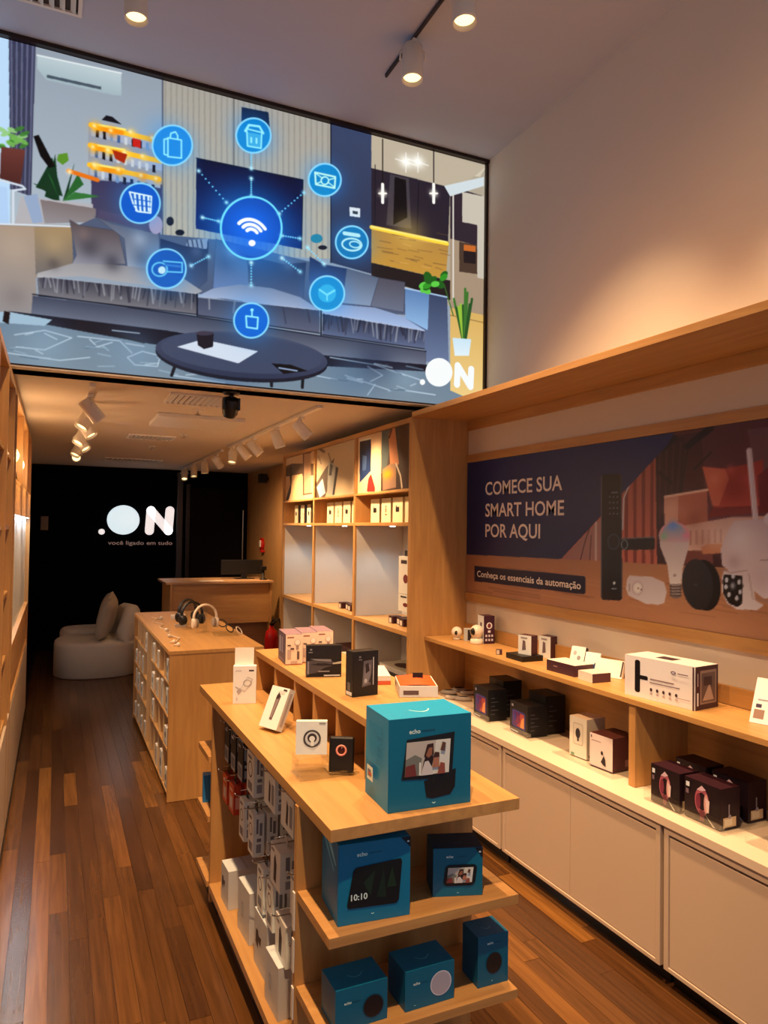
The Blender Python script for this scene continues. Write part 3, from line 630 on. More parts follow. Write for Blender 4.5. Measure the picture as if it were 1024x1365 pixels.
# base cabinets under a cream worktop
CT = .62
wt = bx('worktop', 2.030, RBX-.001, RY0, SY-.002, .588, CT, cream_top, bevel=.0015)
tag(wt, 'long cream worktop over the low cabinets along the right wall', 'worktop')
pairs = [(3.02, 4.04), (1.986, 3.004), (.952, 1.97)]
def base_cab(y0, y1, label, doors=True):
    r = empty('base_cabinet', label, 'cabinet', (2.036, (y0+y1)/2, 0), 0)
    cc = B(); cc.box(2.056, RBX-.001, y0+.001, y1-.001, .075, .587)
    loc_parent(cc.build('body', cream), r)
    fr_ = B(); t = .022
    fr_.box(2.036, 2.0555, y0+.001, y0+t, .075, .587); fr_.box(2.036, 2.0555, y1-t, y1-.001, .075, .587); fr_.box(2.036, 2.0555, y0+t, y1-t, .562, .587); fr_.box(2.036, 2.0555, y0+t, y1-t, .075, .09)
    loc_parent(fr_.build('face_frame', cream, None, .001, 1), r)
    ym = (y0+y1)/2
    for a, b_ in ((y0+t+.003, ym-.0015), (ym+.0015, y1-t-.003)):
        loc_parent(bx('door', 2.040, 2.0552, a, b_, .093, .552, cream, bevel=.0015), r)
    loc_parent(bx('toe_kick', 2.09, 2.105, y0+.001, y1-.001, 0, .0745, black), r)
    return r
base_cab(*pairs[1], 'cream two-door base cabinet under the white carton and cube box, middle of the run')
base_cab(*pairs[0], 'cream two-door base cabinet beside the tall oak unit, partly behind the blue box table')
base_cab(*pairs[2], 'cream base cabinet nearest the camera under the four dark red boxes')

# ================================================================== TALL UNIT
tu = empty('tall_shelving_unit', 'tall oak shelving unit with three lit bays beyond the banner wall', 'shelving unit', (2.25, 5.5, 0))
def adt(o): return loc_parent(o, tu)
TX, TB = 2.036, 2.45; ys = [4.06, 4.98, 5.92, 6.86]
panel_ys = [(4.049, 4.085), (4.985, 5.02), (5.925, 5.96), (6.845, 6.88)]
for i, (a, b_) in enumerate(panel_ys):
    adt(bx('side_panel' if i in (0, 3) else 'divider', TX+(.0 if i in (0,3) else .004), TB if i else RBX+.098, a, b_, 0.0, 2.366, oak, bevel=.001))
adt(bx('top_board', TX+.001, TB, 4.086, 6.844, 2.335, 2.365, oak_h))
adt(bx('back_board', TB-.012, TB, 4.086, 6.844, .08, 2.334, grey_back))
for i in range(3):
    a, b_ = panel_ys[i][1]+.0005, panel_ys[i+1][0]-.0005
    adt(bx('upper_shelf', TX+.003, TB-.013, a, b_, 1.898, 1.914, oak_h, bevel=.0008))
    adt(bx('light_shelf', TX+.003, TB-.013, a, b_, 1.675, 1.697, oak_h, bevel=.0008))
    adt(bx('display_board', TX+.003, TB-.013, a, b_, .972, 1.0, oak_h, bevel=.0008))
    adt(bx('counter_board', TX+.003, TB-.013, a, b_, .59, .62, cream_top, bevel=.0008))
    adt(bx('inner_lining', TX+.02, TB-.013, b_-.004, b_-.0004, 1.001, 1.674, grey_back))
    adt(bx('inner_lining', TX+.02, TB-.013, b_-.004, b_-.0004, .621, .971, grey_back))
    for k in range(2):
        q = (a+b_)/2; adt(bx('door', TX+.003, TX+.022, (a, q+.001)[k], (q-.001, b_)[k], .085, .588, cream, bevel=.001))
    adt(bx('toe_kick', TX+.05, TX+.06, a, b_, 0, .08, black))
    # puck light under the shelf
    yc = (a+b_)/2+.12; pk = B(); pk.lathe([(.02, -.005), (.022, 0)], 20, Matrix.Translation((TX+.16, yc, 1.6745)))
    adt(pk.build('puck_light', mat('puck_glow', (255,255,255), .3, emit=(214, 240, 255), strength=5)))
    ld = bpy.data.lights.new('puck_lamp', 'SPOT'); ld.energy = 6; ld.color = (.72, .93, 1); ld.spot_size = 2.4; ld.spot_blend = .6; ld.shadow_soft_size = .025
    lo = bpy.data.objects.new('puck_lamp', ld); C.objects.link(lo); lo.location = (TX+.16, yc, 1.665); adt(lo)
    # poster panel
tp = lambda u, v: at(u, v, 0, TX+.02)
def poster(y_far, y_near, label, paint, base):
    cz = Canvas((TX+.02, y_far, 1.916), (0, y_near-y_far, 0), (0, 0, 2.333-1.916), 90, 110, tp, base)
    paint(cz); r = cz.build('poster_panel', None, BANNER); tag(r, label, 'poster')
    bk = bx('backing', TX+.0215, TX+.028, y_near, y_far, 1.916, 2.334, paperw, r)
    return r
pk_ = lambda pts: [(360+x*.1953, 540+y*.1953) for x, y in pts]
def p1(c):
    c.poly(pk_([(60,440),(150,400),(300,400),(300,480),(60,490)]), (104,78,60)); c.line(pk_([(140,430),(150,540),(120,640)]), 4, (60,44,38)); c.poly(pk_([(150,480),(220,470),(230,620),(140,640)]), (236,186,130)); c.poly(pk_([(228,330),(275,320),(280,600),(232,610)]), (196,146,110)); c.line(pk_([(228,330),(228,610),(285,600)]), 1.6, (90,60,50)); c.poly(pk_([(100,430),(130,430),(126,480),(98,490)]), (60,48,44))
    c.line(pk_([(232,330),(275,322)]), 2.5, (70,46,40))
def p2(c):
    c.poly(pk_([(300,560),(380,430),(440,360),(400,560),(370,640),(310,640)]), (92,74,62)); c.poly(pk_([(400,380),(460,420),(440,620),(390,600)]), (176,164,148)); c.poly(pk_([(410,400),(430,410),(420,480),(402,480)]), (60,54,52)); c.line(pk_([(340,300),(370,320)]), 3, (120,90,66)); c.poly(pk_([(320,560),(360,500),(380,600),(340,630)]), (186,190,190)); c.line(pk_([(330,350),(350,400)]), 1.6, (150,116,90)); c.poly(pk_([(450,420),(466,430),(440,610),(426,612)]), (50,44,44)); c.line(pk_([(400,330),(420,400)]), 1.4, (130,100,76))
def p3a(c):
    c.poly(pk_([(614,245),(690,228),(688,450),(612,530)]), (14,22,44), col2=(40,60,104)); c.line(pk_([(614,245),(690,228)]), 1.6, (240,224,200)); c.poly(pk_([(630,340),(660,350),(655,440),(632,450)]), (90,110,150), .6); c.poly(pk_([(660,590),(672,500),(690,470),(716,560),(716,590)]), (150,42,34)); c.poly(pk_([(614,540),(672,486),(660,600),(614,600)]), (240,190,140))
def p3b(c):
    c.poly(pk_([(760,150),(840,130),(800,420),(760,470)]), (78,86,84)); c.poly(pk_([(810,200),(850,130),(880,400),(860,420),(820,400)]), (206,124,76)); c.poly(pk_([(770,440),(820,400),(860,400),(860,560),(770,580)]), (150,110,84)); c.glow(pk_([(805,470)])[0], 9, (255,150,20), 1); c.poly(pk_([(880,130),(940,110),(940,560),(900,420)]), (62,26,18)); c.line(pk_([(860,400),(890,480),(900,560)]), 2.2, (220,190,160)); c.line(pk_([(830,170),(815,220)]), 3, (90,30,24))
PAL = (226,180,134)
poster(6.843, 5.962, 'beige poster with dark abstract shapes in the top bay farthest from the camera', p1, PAL)
poster(5.923, 5.022, 'beige poster of a folding gadget in the middle top bay', p2, (206,172,132))
poster(4.983, 4.56, 'poster of a phone on pale beige in the nearest top bay, left half', p3a, (232,190,146))
poster(4.556, 4.087, 'dark poster with orange figure in the nearest top bay, right half', p3b, (60,40,34))

# ================================================================== cartons
def carton(name, label, cat, A, Bp, z, depth, top, m_, front=None, left=None, right=None, topa=None, group=None, z_from_px=True, bevel=.0012, lift=.0006):
    """A, Bp: bottom corners of the front face on the ground plane (x, y); top: height in metres"""
    A = Vector((A[0], A[1], 0)); Bp = Vector((Bp[0], Bp[1], 0)); u = Bp-A; wd = u.length; rz = math.atan2(u.y, u.x)
    r = B().box(0, wd, 0, depth, 0, top).build(name, m_, None, bevel, 1)
    r.location = (A.x, A.y, z+lift); r.rotation_euler = (0, 0, rz); tag(r, label, cat, group)
    for fn, nm, O, U, V in ((front, 'front_print', (0,-.0001,0), (wd,0,0), (0,0,top)), (left, 'side_print', (-.0001,depth,0), (0,-depth,0), (0,0,top)), (right, 'side_print', (wd+.0001,0,0), (0,depth,0), (0,0,top)), (topa, 'top_print', (0,0,top+.0001), (wd,0,0), (0,depth,0))):
        if fn:
            a = Art(O, U, V); fn(a); a.build(nm, r)
    return r
def P2(u, v, z): p = at(u, v, 2, z); return (p.x, p.y)

TEALD = (6,100,126); TEALL = (12,132,176)
def smile(a, cx, cy, rx, ry, t=.12, col=(200,236,244)): a.ring(cx, cy+ry, rx, ry, t, col, 222, 318, 16)
def lines(a, x0, x1, y0, y1, n, col):
    for k in range(n):
        y = y1-(y1-y0)*k/n; a.rect(x0, y, x0+(x1-x0)*random.uniform(.6, 1), y+(y1-y0)/n*.4, col)
def photo(a, x0, y0, x1, y1, sk=0):
    """a small family photograph shown on a printed screen"""
    X = lambda q: x0+(x1-x0)*q; Y = lambda q: y0+(y1-y0)*q; K = lambda q, p: (X(q)+sk*(Y(p)-y0), Y(p))
    a.poly([K(0,0),K(1,0),K(1,1),K(0,1)], (196,176,160)); a.poly([K(.62,0),K(1,0),K(1,1),K(.66,1)], (226,212,196)); a.poly([K(0,0),K(.3,0),K(.36,.5),K(.2,.62),K(0,.5)], (122,116,104)); a.poly([K(0,0),K(.26,0),K(.2,.36),K(0,.3)], (120,50,44))
    a.poly([K(.36,.0),K(.56,.0),K(.62,.5),K(.5,.72),K(.4,.4)], (44,22,22)); a.poly([K(.4,.55),K(.46,.9),K(.6,.92),K(.62,.6),K(.5,.45)], (58,30,26)); a.poly([K(.44,.58),K(.5,.8),K(.58,.8),K(.58,.58),K(.5,.5)], (154,92,66)); a.poly([K(.34,.0),K(.42,.4),K(.5,.42),K(.6,.2),K(.62,0)], (214,196,186))
    a.poly([K(.6,.2),K(.62,.56),K(.74,.56),K(.76,.2)], (176,110,84)); a.poly([K(.6,.5),K(.64,.66),K(.74,.64),K(.75,.5)], (70,36,30)); a.poly([K(.72,.0),K(.78,.34),K(.88,.3),K(.9,0)], (150,74,60)); a.poly([K(.76,.7),K(.8,.95),K(.88,.9),K(.86,.66)], (96,60,50)); a.rect(X(.3),Y(.02),X(.34),Y(.4),(236,224,210))
echo = lambda a, x, y, s, c=(222,238,240): a.text('echo', x, y, s, c, .02)

# ---- gondola with blue boxes
G = .92
go = empty('display_gondola', 'oak gondola with blue boxes on its end shelves and hooks on its side', 'display gondola', (.9, 2.5, 0))
def ag(o): return loc_parent(o, go)
GX0, GX1, GY0, GY1 = .622, 1.172, 1.646, 3.385
ag(bx('top_board', GX0, GX1, GY0, GY1, .889, G, oak_h, bevel=.0012))
ag(bx('end_panel', GX0-.004, GX1+.006, 1.896, 1.918, .05, .8885, oak, bevel=.001))
ag(bx('end_panel', GX0+.01, GX1, 3.12, 3.142, .05, .8885, oak, bevel=.001))
ag(bx('spine_panel', .895, .913, 1.9185, 3.1195, .1305, .8885, wood('spine_oak', (150, 100, 66), (168, 118, 80), (30, 30, 2.6), .5)))
ag(bx('base_shelf', GX0+.006, GX1, 1.9185, 3.1195, .1, .13, oak_h, bevel=.001))
ag(bx('plinth', GX0+.045, GX1-.04, 1.92, 3.12, 0, .0995, mat('dark_plinth', (40, 28, 22), .6)))
for z in (.66, .405, .13):
    t = .026 if z > .5 else .024
    for (a, b_) in ((GY0, 1.8955), (3.1425, GY1)):
        if z == .13 and a < 2: pass
        ag(bx('end_shelf', GX0, GX1, a, b_, z-t, z, oak_x, bevel=.001))
ag(bx('plinth', GX0+.045, GX1-.04, GY0+.06, 1.8945, 0, .105, MATS['dark_plinth']))
ag(bx('plinth', GX0+.045, GX1-.04, 3.1435, GY1-.03, 0, .105, MATS['dark_plinth']))
for z0, z1 in ((.553, .655), (.44, .53), (.315, .40)):
    pb = B(); pb.box(GX0-.0085, GX0-.0045, 1.897, 1.914, z0, z1); ag(pb.build('price_holder', white_metal, None, .0012, 2))
# riser with open cubbies
ri = empty('display_riser', 'raised oak riser with open cubbies standing on the gondola top', 'display riser', (1, 2.6, G))
def ar(o): return loc_parent(o, ri)
RX0, RT = .835, 1.096
ar(bx('riser_top', RX0, GX1-.002, 1.90, 3.215, RT-.024, RT, oak_h, bevel=.0012))
for y in (3.18, 2.89, 2.62, 2.40, 2.17, 1.93):
    ar(bx('divider', RX0+.003, GX1-.02, y, y+.018, G+.0006, RT-.0245, oak, bevel=.0008))
ar(bx('back_panel', GX1-.019, GX1-.003, 1.95, 3.20, G+.0006, RT-.0245, oak_h))

# big teal box on top
A = P2(517, 1085, G); Bq = P2(627, 1069, G)
def big_front(a):
    a.rect(0, 0, 1, 1, TEALD); echo(a, .24, .83, .048); a.rect(.39, .845, .55, .862, (8,78,100))
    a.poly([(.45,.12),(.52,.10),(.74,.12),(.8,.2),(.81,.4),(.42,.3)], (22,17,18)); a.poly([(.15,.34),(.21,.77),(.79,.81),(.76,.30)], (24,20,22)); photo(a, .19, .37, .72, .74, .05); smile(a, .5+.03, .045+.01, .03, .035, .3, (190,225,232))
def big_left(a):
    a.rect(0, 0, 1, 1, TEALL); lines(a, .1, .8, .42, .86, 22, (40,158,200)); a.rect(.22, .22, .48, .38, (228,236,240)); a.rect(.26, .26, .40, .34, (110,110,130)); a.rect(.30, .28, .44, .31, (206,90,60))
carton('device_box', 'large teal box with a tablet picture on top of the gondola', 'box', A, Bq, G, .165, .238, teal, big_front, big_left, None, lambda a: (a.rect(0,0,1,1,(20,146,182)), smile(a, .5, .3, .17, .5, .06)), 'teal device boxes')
# shelf 2
A = P2(450, 1236, .66); Bq = P2(546, 1219, .66)
def clock_front(a):
    a.rect(0, 0, 1, 1, (8,108,142)); echo(a, .25, .83, .05); a.rect(.42, .85, .6, .865, (8,82,108)); a.poly([(.86,1),(1,1),(1,.86)], (14,18,30)); a.rect(.95,.93,.98,.95,(200,210,214))
    a.poly([(.12,.24),(.14,.20),(.80,.18),(.84,.22),(.88,.70),(.86,.74),(.24,.70),(.20,.66)], (12,12,14)); a.poly([(.34,.5),(.44,.32),(.5,.64)], (22,40,26)); a.poly([(.52,.3),(.66,.28),(.62,.64)], (18,36,24)); a.poly([(.66,.4),(.8,.4),(.74,.66)], (24,44,26)); a.text('10:10', .17, .30, .075, (220,226,220), .02); smile(a, .44+.03, .09+.01, .03, .035, .3, (190,225,232))
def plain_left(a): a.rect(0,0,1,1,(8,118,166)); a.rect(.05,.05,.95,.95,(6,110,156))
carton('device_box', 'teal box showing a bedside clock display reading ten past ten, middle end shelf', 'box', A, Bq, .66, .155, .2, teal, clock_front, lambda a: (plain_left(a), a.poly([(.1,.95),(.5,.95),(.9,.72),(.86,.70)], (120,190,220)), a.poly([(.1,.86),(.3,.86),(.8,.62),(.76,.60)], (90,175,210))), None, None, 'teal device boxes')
A = P2(577, 1196, .66); Bq = P2(643, 1193, .66)
def small_front(a):
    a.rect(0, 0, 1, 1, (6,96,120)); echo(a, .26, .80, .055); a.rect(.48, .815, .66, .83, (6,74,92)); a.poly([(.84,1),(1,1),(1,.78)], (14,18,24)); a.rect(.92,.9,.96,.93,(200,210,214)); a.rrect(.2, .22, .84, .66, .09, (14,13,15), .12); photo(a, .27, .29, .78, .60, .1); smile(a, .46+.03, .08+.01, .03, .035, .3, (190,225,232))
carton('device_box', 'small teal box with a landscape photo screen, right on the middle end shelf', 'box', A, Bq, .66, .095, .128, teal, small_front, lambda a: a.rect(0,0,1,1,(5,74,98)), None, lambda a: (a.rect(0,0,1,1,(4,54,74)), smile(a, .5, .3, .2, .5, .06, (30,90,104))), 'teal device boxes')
# shelf 3
def round_front(col, cx, cy, r, ring=(6,66,84), ex=.16):
    def f(a):
        a.rect(0, 0, 1, 1, (5,92,118)); echo(a, ex, .62, .07); a.rect(ex+.16, .64, ex+.30, .66, (5,74,94)); k = a.w/a.h; a.ell(cx, cy, r*1.1, r*1.1*k, ring); a.ell(cx, cy, r, r*k, col); smile(a, ex+.03, .1+.01, .03, .035, .3, (190,225,232))
    return f
topf = lambda a: (a.rect(0,0,1,1,(8,110,142)), smile(a, .5, .35, .2, .45, .06, (90,170,190)))
sidet = lambda a: a.rect(0,0,1,1,(4,86,118))
carton('device_box', 'teal box with a dark round speaker picture, left on the lowest end shelf', 'box', P2(447, 1378, .405), P2(516, 1357, .405), .405, .1, .1, teal, round_front((26,16,18), .72, .42, .19), sidet, None, topf, 'teal device boxes')
carton('device_box', 'teal box with a pale grey round speaker picture, middle of the lowest end shelf', 'box', P2(540, 1350, .405), P2(605, 1330, .405), .405, .1, .1, teal, round_front((176,160,166), .72, .5, .2, (210,200,204)), sidet, None, topf, 'teal device boxes')
def tall_front(a):
    a.rect(0,0,1,1,(5,88,112)); echo(a, .3, .82, .05); a.rect(.56,.83,.76,.845,(5,70,90)); k = a.w/a.h; a.ell(.52,.44,.27,.22,(8,60,76)); a.ell(.52,.44,.25,.205,(34,24,22)); smile(a, .42+.03, .08+.01, .03, .035, .3, (190,225,232))
carton('device_box', 'narrow upright teal box with a dark oval speaker, right on the lowest end shelf', 'box', P2(637, 1318, .405), P2(677, 1307, .405), .405, .085, .135, teal, tall_front, sidet, None, topf, 'teal device boxes')
carton('gift_bag_box', 'dark red flat box lying low behind the lowest end shelf', 'box', (.98, 1.78), (1.10, 1.76), .13, .08, .06, mat('red_card', (150, 24, 40), .5), None)

# things on the gondola top
def line_box(a):
    a.rect(0,0,1,1,(228,214,206)); a.rect(.68,.86,.9,.9,(50,30,36)); a.rect(.1,.87,.36,.885,(170,150,146))
    a.poly([(.3,.38),(.62,.72),(.86,.66),(.8,.52),(.5,.3)], (196,180,174)); a.poly([(.34,.4),(.62,.68),(.8,.64),(.76,.54),(.5,.34)], (222,208,200)); a.poly([(.16,.34),(.3,.42),(.38,.34),(.24,.24)], (170,152,148)); a.poly([(.1,.44),(.24,.4),(.25,.42),(.1,.46)], (150,130,128)); a.rect(.14,.1,.2,.17,(196,176,172)); a.ring(.62,.55,.18,.09,.15,(150,134,130))
r = carton('phone_accessory_box', 'white box with a pencil drawing and raised open flap on the gondola top', 'box', (.682, 2.972), (.772, 2.945), G, .035, .154, paperw, line_box)
fl = B().box(.004, .082, .030, .0315, .154, .226).build('open_flap', paperw, r)
# leaning slim pack
def slim(a):
    a.rect(0,0,1,1,(236,226,212)); a.poly([(.42,.2),(.58,.2),(.66,.78),(.5,.86),(.42,.78)], (110,84,80)); a.poly([(.44,.26),(.54,.26),(.6,.7),(.48,.7)], (150,124,118)); a.rect(.5,.84,.8,.92,(214,198,186)); a.rect(.7,.92,.9,.96,(60,40,40)); a.poly([(.44,.7),(.64,.78),(.5,.88)], (64,44,44))
A = P2(345, 972, G); Bq = P2(368, 979, G)
r = carton('slim_device_box', 'slim white leaning pack with a grey pen picture beside the riser', 'box', A, Bq, G, .028, .15, paperw, slim, None, lambda a: (a.rect(0,0,1,1,(206,190,176)), a.rect(.3,.1,.7,.9,(170,150,140))))
uu = Vector((Bq[0]-A[0], Bq[1]-A[1], 0))
r.matrix_world = Matrix.Translation((A[0], A[1], G+.0135)) @ Matrix.Rotation(math.radians(-25), 4, uu.normalized()) @ Matrix.Rotation(math.atan2(uu.y, uu.x), 4, 'Z')
B().box(.012, .03, .028, .045, .02, .09).build('back_prop', paperw, r, .001)
# fold-out support behind the leaning pack
# acrylic sign stand with a speaker box and a black device
st = empty('acrylic_stand', 'clear acrylic stand under the ring light box and black device', 'stand', (.73, 2.05, G))
def ast(o): return loc_parent(o, st)
ast(bx('base_plate', .655, .83, 1.99, 2.09, G+.0008, G+.004, acrylic)); o = B(); o.box(.66, .825, 2.078, 2.081, G+.0045, G+.035); ast(o.build('back_plate', acrylic)); ast(bx('raised_plate', .658, .755, 2.015, 2.083, G+.054, G+.058, acrylic)); ast(bx('left_leg', .658, .661, 2.02, 2.08, G+.0045, G+.0538, acrylic)); ast(bx('right_leg', .752, .755, 2.02, 2.08, G+.0045, G+.0538, acrylic)); ast(bx('front_lip', .655, .83, 1.986, 1.9895, G+.0008, G+.018, acrylic))
def ringlight(a):
    a.rect(0,0,1,1,(238,228,216)); k = a.w/a.h; a.ell(.52,.48,.28,.28*k,(96,86,84)); a.ell(.52,.48,.22,.22*k,(214,204,196)); a.ell(.52,.50,.15,.15*k,(60,46,46)); a.ell(.52,.48,.09,.09*k,(236,226,216)); a.rect(.48,.26,.58,.44,(240,232,222)); a.rect(.74,.93,.95,.96,(120,104,100)); a.ring(.52,.48,.28,.28*k,.08,(50,44,44))
carton('ring_light_box', 'square white box with a round ring picture on the acrylic stand', 'box', (.662, 2.056), (.748, 2.022), G+.0585, .02, .098, paperw, lambda a: ringlight(a), lift=.0004)
dv = empty('pocket_speaker', 'small black rounded device with a glowing ring beside the ring light box', 'speaker', (.788, 2.005, G+.006))
rb = B().box(-.037, .037, -.012, .012, .0005, .104); b_ = rb.build('body', blackcard, dv, .008, 4); dv.rotation_euler = (math.radians(-6), 0, math.radians(-28))
k_ = B(); k_.lathe([(.0165,0),(.0165,.002),(.011,.002),(.011,0)], 28, Matrix.Translation((0,-.0122,.066)) @ Matrix.Rotation(math.pi/2, 4, 'X')); k_.build('ring', mat('pink_ring', (226,150,140), .4), dv)
k_ = B(); k_.lathe([(.0001,0.0005),(.0105,.0005),(.0105,0)], 20, Matrix.Translation((0,-.0122,.066)) @ Matrix.Rotation(math.pi/2, 4, 'X')); k_.build('lens', mat('lens_dark', (60,14,18), .2), dv)

# on the riser
def bulb_front(a):
    a.rect(0,0,1,1,(232,196,168)); a.rect(.1,.88,.5,.92,(150,80,60)); k = a.w/a.h; a.ell(.7,.72,.2,.2*k,(196,160,140)); a.ell(.7,.74,.15,.15*k,(236,210,190)); a.rect(.62,.5,.78,.64,(150,120,110)); a.rect(.1,.2,.32,.5,(186,150,134)); a.rect(.68,.18,.82,.44,(96,70,66)); a.rect(.1,.62,.3,.66,(60,40,40)); a.rect(.3,.08,.7,.12,(186,150,134)); a.rect(0,0,1,.03,(150,70,50)); a.rect(.28,.5,.5,.56,(90,60,56))
pur = lambda a: (a.rect(0,0,1,1,(108,84,104)), a.rect(.2,.3,.34,.85,(200,196,206)), a.rect(.5,.32,.66,.85,(176,164,184)), a.rect(.1,.06,.9,.14,(140,120,136)))
A0 = Vector(P2(382, 887, RT)); A1 = Vector(P2(401, 884, RT)); uu = Vector((1, -.1)).normalized()
for i, (x0, y0) in enumerate([(.856, 2.812), (.931, 2.835), (1.006, 2.858)]):
    carton('bulb_box', ('nearest', 'middle', 'farthest')[i]+' of the three purple and peach bulb boxes on the riser', 'box', (x0, y0), (x0+.068, y0-.008), RT, .17, .122, mat('purple_card', (112,84,100), .5), bulb_front, pur, None, lambda a: a.rect(0,0,1,1,(150,112,118)), 'bulb boxes on the riser')
def shaver(a):
    a.rect(0,0,1,1,(20,18,22)); a.poly([(0,.0),(0,.5),(.3,.55),(.7,.5),(1,.4),(.7,.4),(.3,.44),(.3,.36),(.75,.36),(.5,.28),(.3,.14),(.1,.1)], (70,62,66)); a.poly([(.1,.58),(.7,.56),(.72,.48),(.3,.52)], (120,112,114)); a.poly([(.12,.4),(.5,.44),(.7,.40),(.5,.36)], (30,28,32)); a.poly([(.74,.44),(1,.5),(1,.42),(.76,.40)], (176,160,140)); a.rect(.34,.16,.66,.2,(130,120,120)); a.rect(.1,.84,.16,.9,(120,110,110)); a.rect(.06,.77,.18,.8,(120,110,110)); a.rect(.5,.03,.96,.07,(200,190,186)); a.rect(.03,.1,.08,.5,(130,120,124))
A = P2(408, 903, RT); Bq = P2(455, 902, RT)
carton('grooming_kit_box', 'black box with silver folding shapes standing on the riser before the bulb boxes', 'box', A, Bq, RT, .035, .117, blackcard, shaver)
def tallblk(a):
    a.rect(0,0,1,1,(24,22,24)); a.poly([(.36,.2),(.72,.24),(.76,.8),(.42,.78)], (92,84,88)); a.poly([(.4,.24),(.68,.28),(.7,.7),(.46,.66)], (120,112,118)); a.poly([(.5,.5),(.66,.56),(.6,.74),(.48,.7)], (40,34,38)); a.ell(.5,.34,.06,.05,(176,168,172)); a.rect(.78,.24,.82,.86,(176,170,172)); a.rect(.22,.86,.3,.9,(110,104,106)); a.rect(.2,.81,.34,.83,(110,104,106)); a.poly([(.6,.3),(.72,.3),(.72,.5)], (52,46,50))
A = P2(470, 930, RT); Bq = P2(503.5, 926, RT)
carton('game_controller_box', 'tall black box with grey gadget picture standing on the riser', 'box', A, Bq, RT, .05, .148, blackcard, tallblk, lambda a: (a.rect(0,0,1,1,(36,34,36)), a.rect(.1,.02,.9,.1,(226,220,214)), a.rect(.3,.12,.7,.3,(110,104,104))))
ob = (232, 86, 30)
wb = lambda a: (a.rect(0,0,1,1,(214,196,184)), a.rect(0,0,1,.45,(200,86,54)))
carton('flat_gadget_box', 'flat white box with orange lower edge beside the tall black box on the riser', 'box', (1.005, 2.36), (1.10, 2.33), RT, .2, .03, paperw, wb, lambda a: (a.rect(0,0,1,1,(120,60,50)), a.rect(0,.5,1,1,(190,170,160))), None, lambda a: a.rect(0,0,1,1,(236,214,192)))
fb = carton('orange_speaker_box', 'orange and white hump-topped pack with a small black tag on the riser', 'box', (1.045, 2.145), (1.165, 2.10), RT, .17, .036, paperw, lambda a: (a.rect(0,0,1,1,(206,200,196)), a.rect(.1,.2,.5,.6,(90,70,70))), lambda a: (a.rect(0,0,1,1,(196,188,184)), a.rect(.1,.3,.3,.7,(80,60,60))))
hb = B()
P_ = []
for i in range(9):
    t = i/8; P_.append((.002+.122*t, .0365+.016*math.sin(math.pi*t)))
vs = []; fs = []
for k, yy in enumerate((.004, .05, .12, .166)):
    for x_, z_ in P_: vs.append((x_, yy, z_ if k in (1, 2) else .037+(z_-.037)*.2))
for k in range(3):
    for i in range(8): fs.append((k*9+i, k*9+i+1, (k+1)*9+i+1, (k+1)*9+i))
hb.add(vs, fs, 0, True); hb.build('orange_lid', mat('orange_card', ob, .5), fb); B().box(.05, .085, .06, .066, .05, .068).build('tag', blackcard, fb, .001)

# ---- hooks and hanging packs on the gondola side (facing left)
HX0, HX1 = .894, .66
hooks = []
rowsA = [(.835, [(3.02, 'blk'), (2.90, 'blk'), (2.78, 'blk'), (2.62, 'wbx'), (2.36, 'wide'), (2.16, 'wide'), (2.0, 'wbx')], .15, 'upper'),
         (.625, [(3.04, 'org'), (2.92, 'org'), (2.74, 'wht'), (2.60, 'wht'), (2.28, 'big'), (2.06, 'big')], .145, 'middle'),
         (.49, [(2.46, 'wht'), (2.34, 'wht')], .14, 'short lower'),
         (.43, [(2.21, 'big'), (2.03, 'big')], .12, 'lowest')]
packw = mat('pale_pack_card', (244, 240, 236), .5)
packs = {'blk': (.085, .15, .022, blackcard), 'wbx': (.10, .15, .042, packw), 'wide': (.13, .11, .042, packw), 'org': (.085, .115, .03, mat('orange_pack', (226,74,30), .45)), 'wht': (.075, .15, .04, packw), 'big': (.11, .125, .07, packw)}
def face_art(kind):
    def f(a):
        if kind == 'blk': a.rect(0,0,1,1,(26,24,28)); a.rect(.1,.0,.9,.42,(178,174,172)); a.rect(.2,.08,.8,.34,(120,116,118)); a.rect(.15,.82,.6,.88,(180,180,186))
        elif kind == 'org': a.rect(0,0,1,1,(230,78,30)); a.rect(.12,.12,.88,.6,(232,160,140)); a.rect(.3,.2,.7,.52,(240,214,200)); a.rect(.2,.75,.8,.85,(250,200,160))
        elif kind == 'big': a.rect(0,0,1,1,(246,240,236)); a.poly([(.35,.15),(.6,.12),(.66,.6),(.5,.85),(.38,.7)], (24,20,26)); a.rect(.1,.85,.4,.92,(140,130,130))
        elif kind == 'wide': a.rect(0,0,1,1,(244,240,236)); a.poly([(.4,.2),(.56,.15),(.6,.7),(.46,.85)], (40,36,44)); a.rect(.7,.2,.9,.8,(150,144,146))
        else: a.rect(0,0,1,1,(246,240,236)); a.ring(.5,.6,.3,.3*a.w/a.h,.2,(70,64,70)); a.rect(.2,.1,.8,.3,(130,124,126)); a.rect(.2,.85,.7,.92,(120,112,112))
    return f
def side_art(kind):
    def f(a):
        if kind == 'org': a.rect(0,0,1,1,(196,52,24)); a.rect(.2,.2,.8,.6,(226,150,130)); return
        base = (242,236,230) if kind != 'blk' else (40,38,42)
        a.rect(0,0,1,1,base); c_ = (130,122,122) if kind != 'blk' else (170,166,168)
        a.rect(.25,.55,.45,.9,c_); a.rect(.55,.5,.8,.8,c_); a.rect(.25,.1,.7,.3,(150,142,144)); a.rect(.3,.36,.7,.44,c_)
    return f
order = ['foremost', 'second', 'third', 'fourth', 'fifth']
kn = {'blk': 'black and silver blister pack', 'org': 'orange blister pack', 'wht': 'narrow pale grey hanging box', 'wbx': 'pale grey hanging cable box', 'wide': 'wide pale grey hanging box', 'big': 'deep pale hanging box'}
hk_tag = mat('hook_grip', (20,20,22), .5)
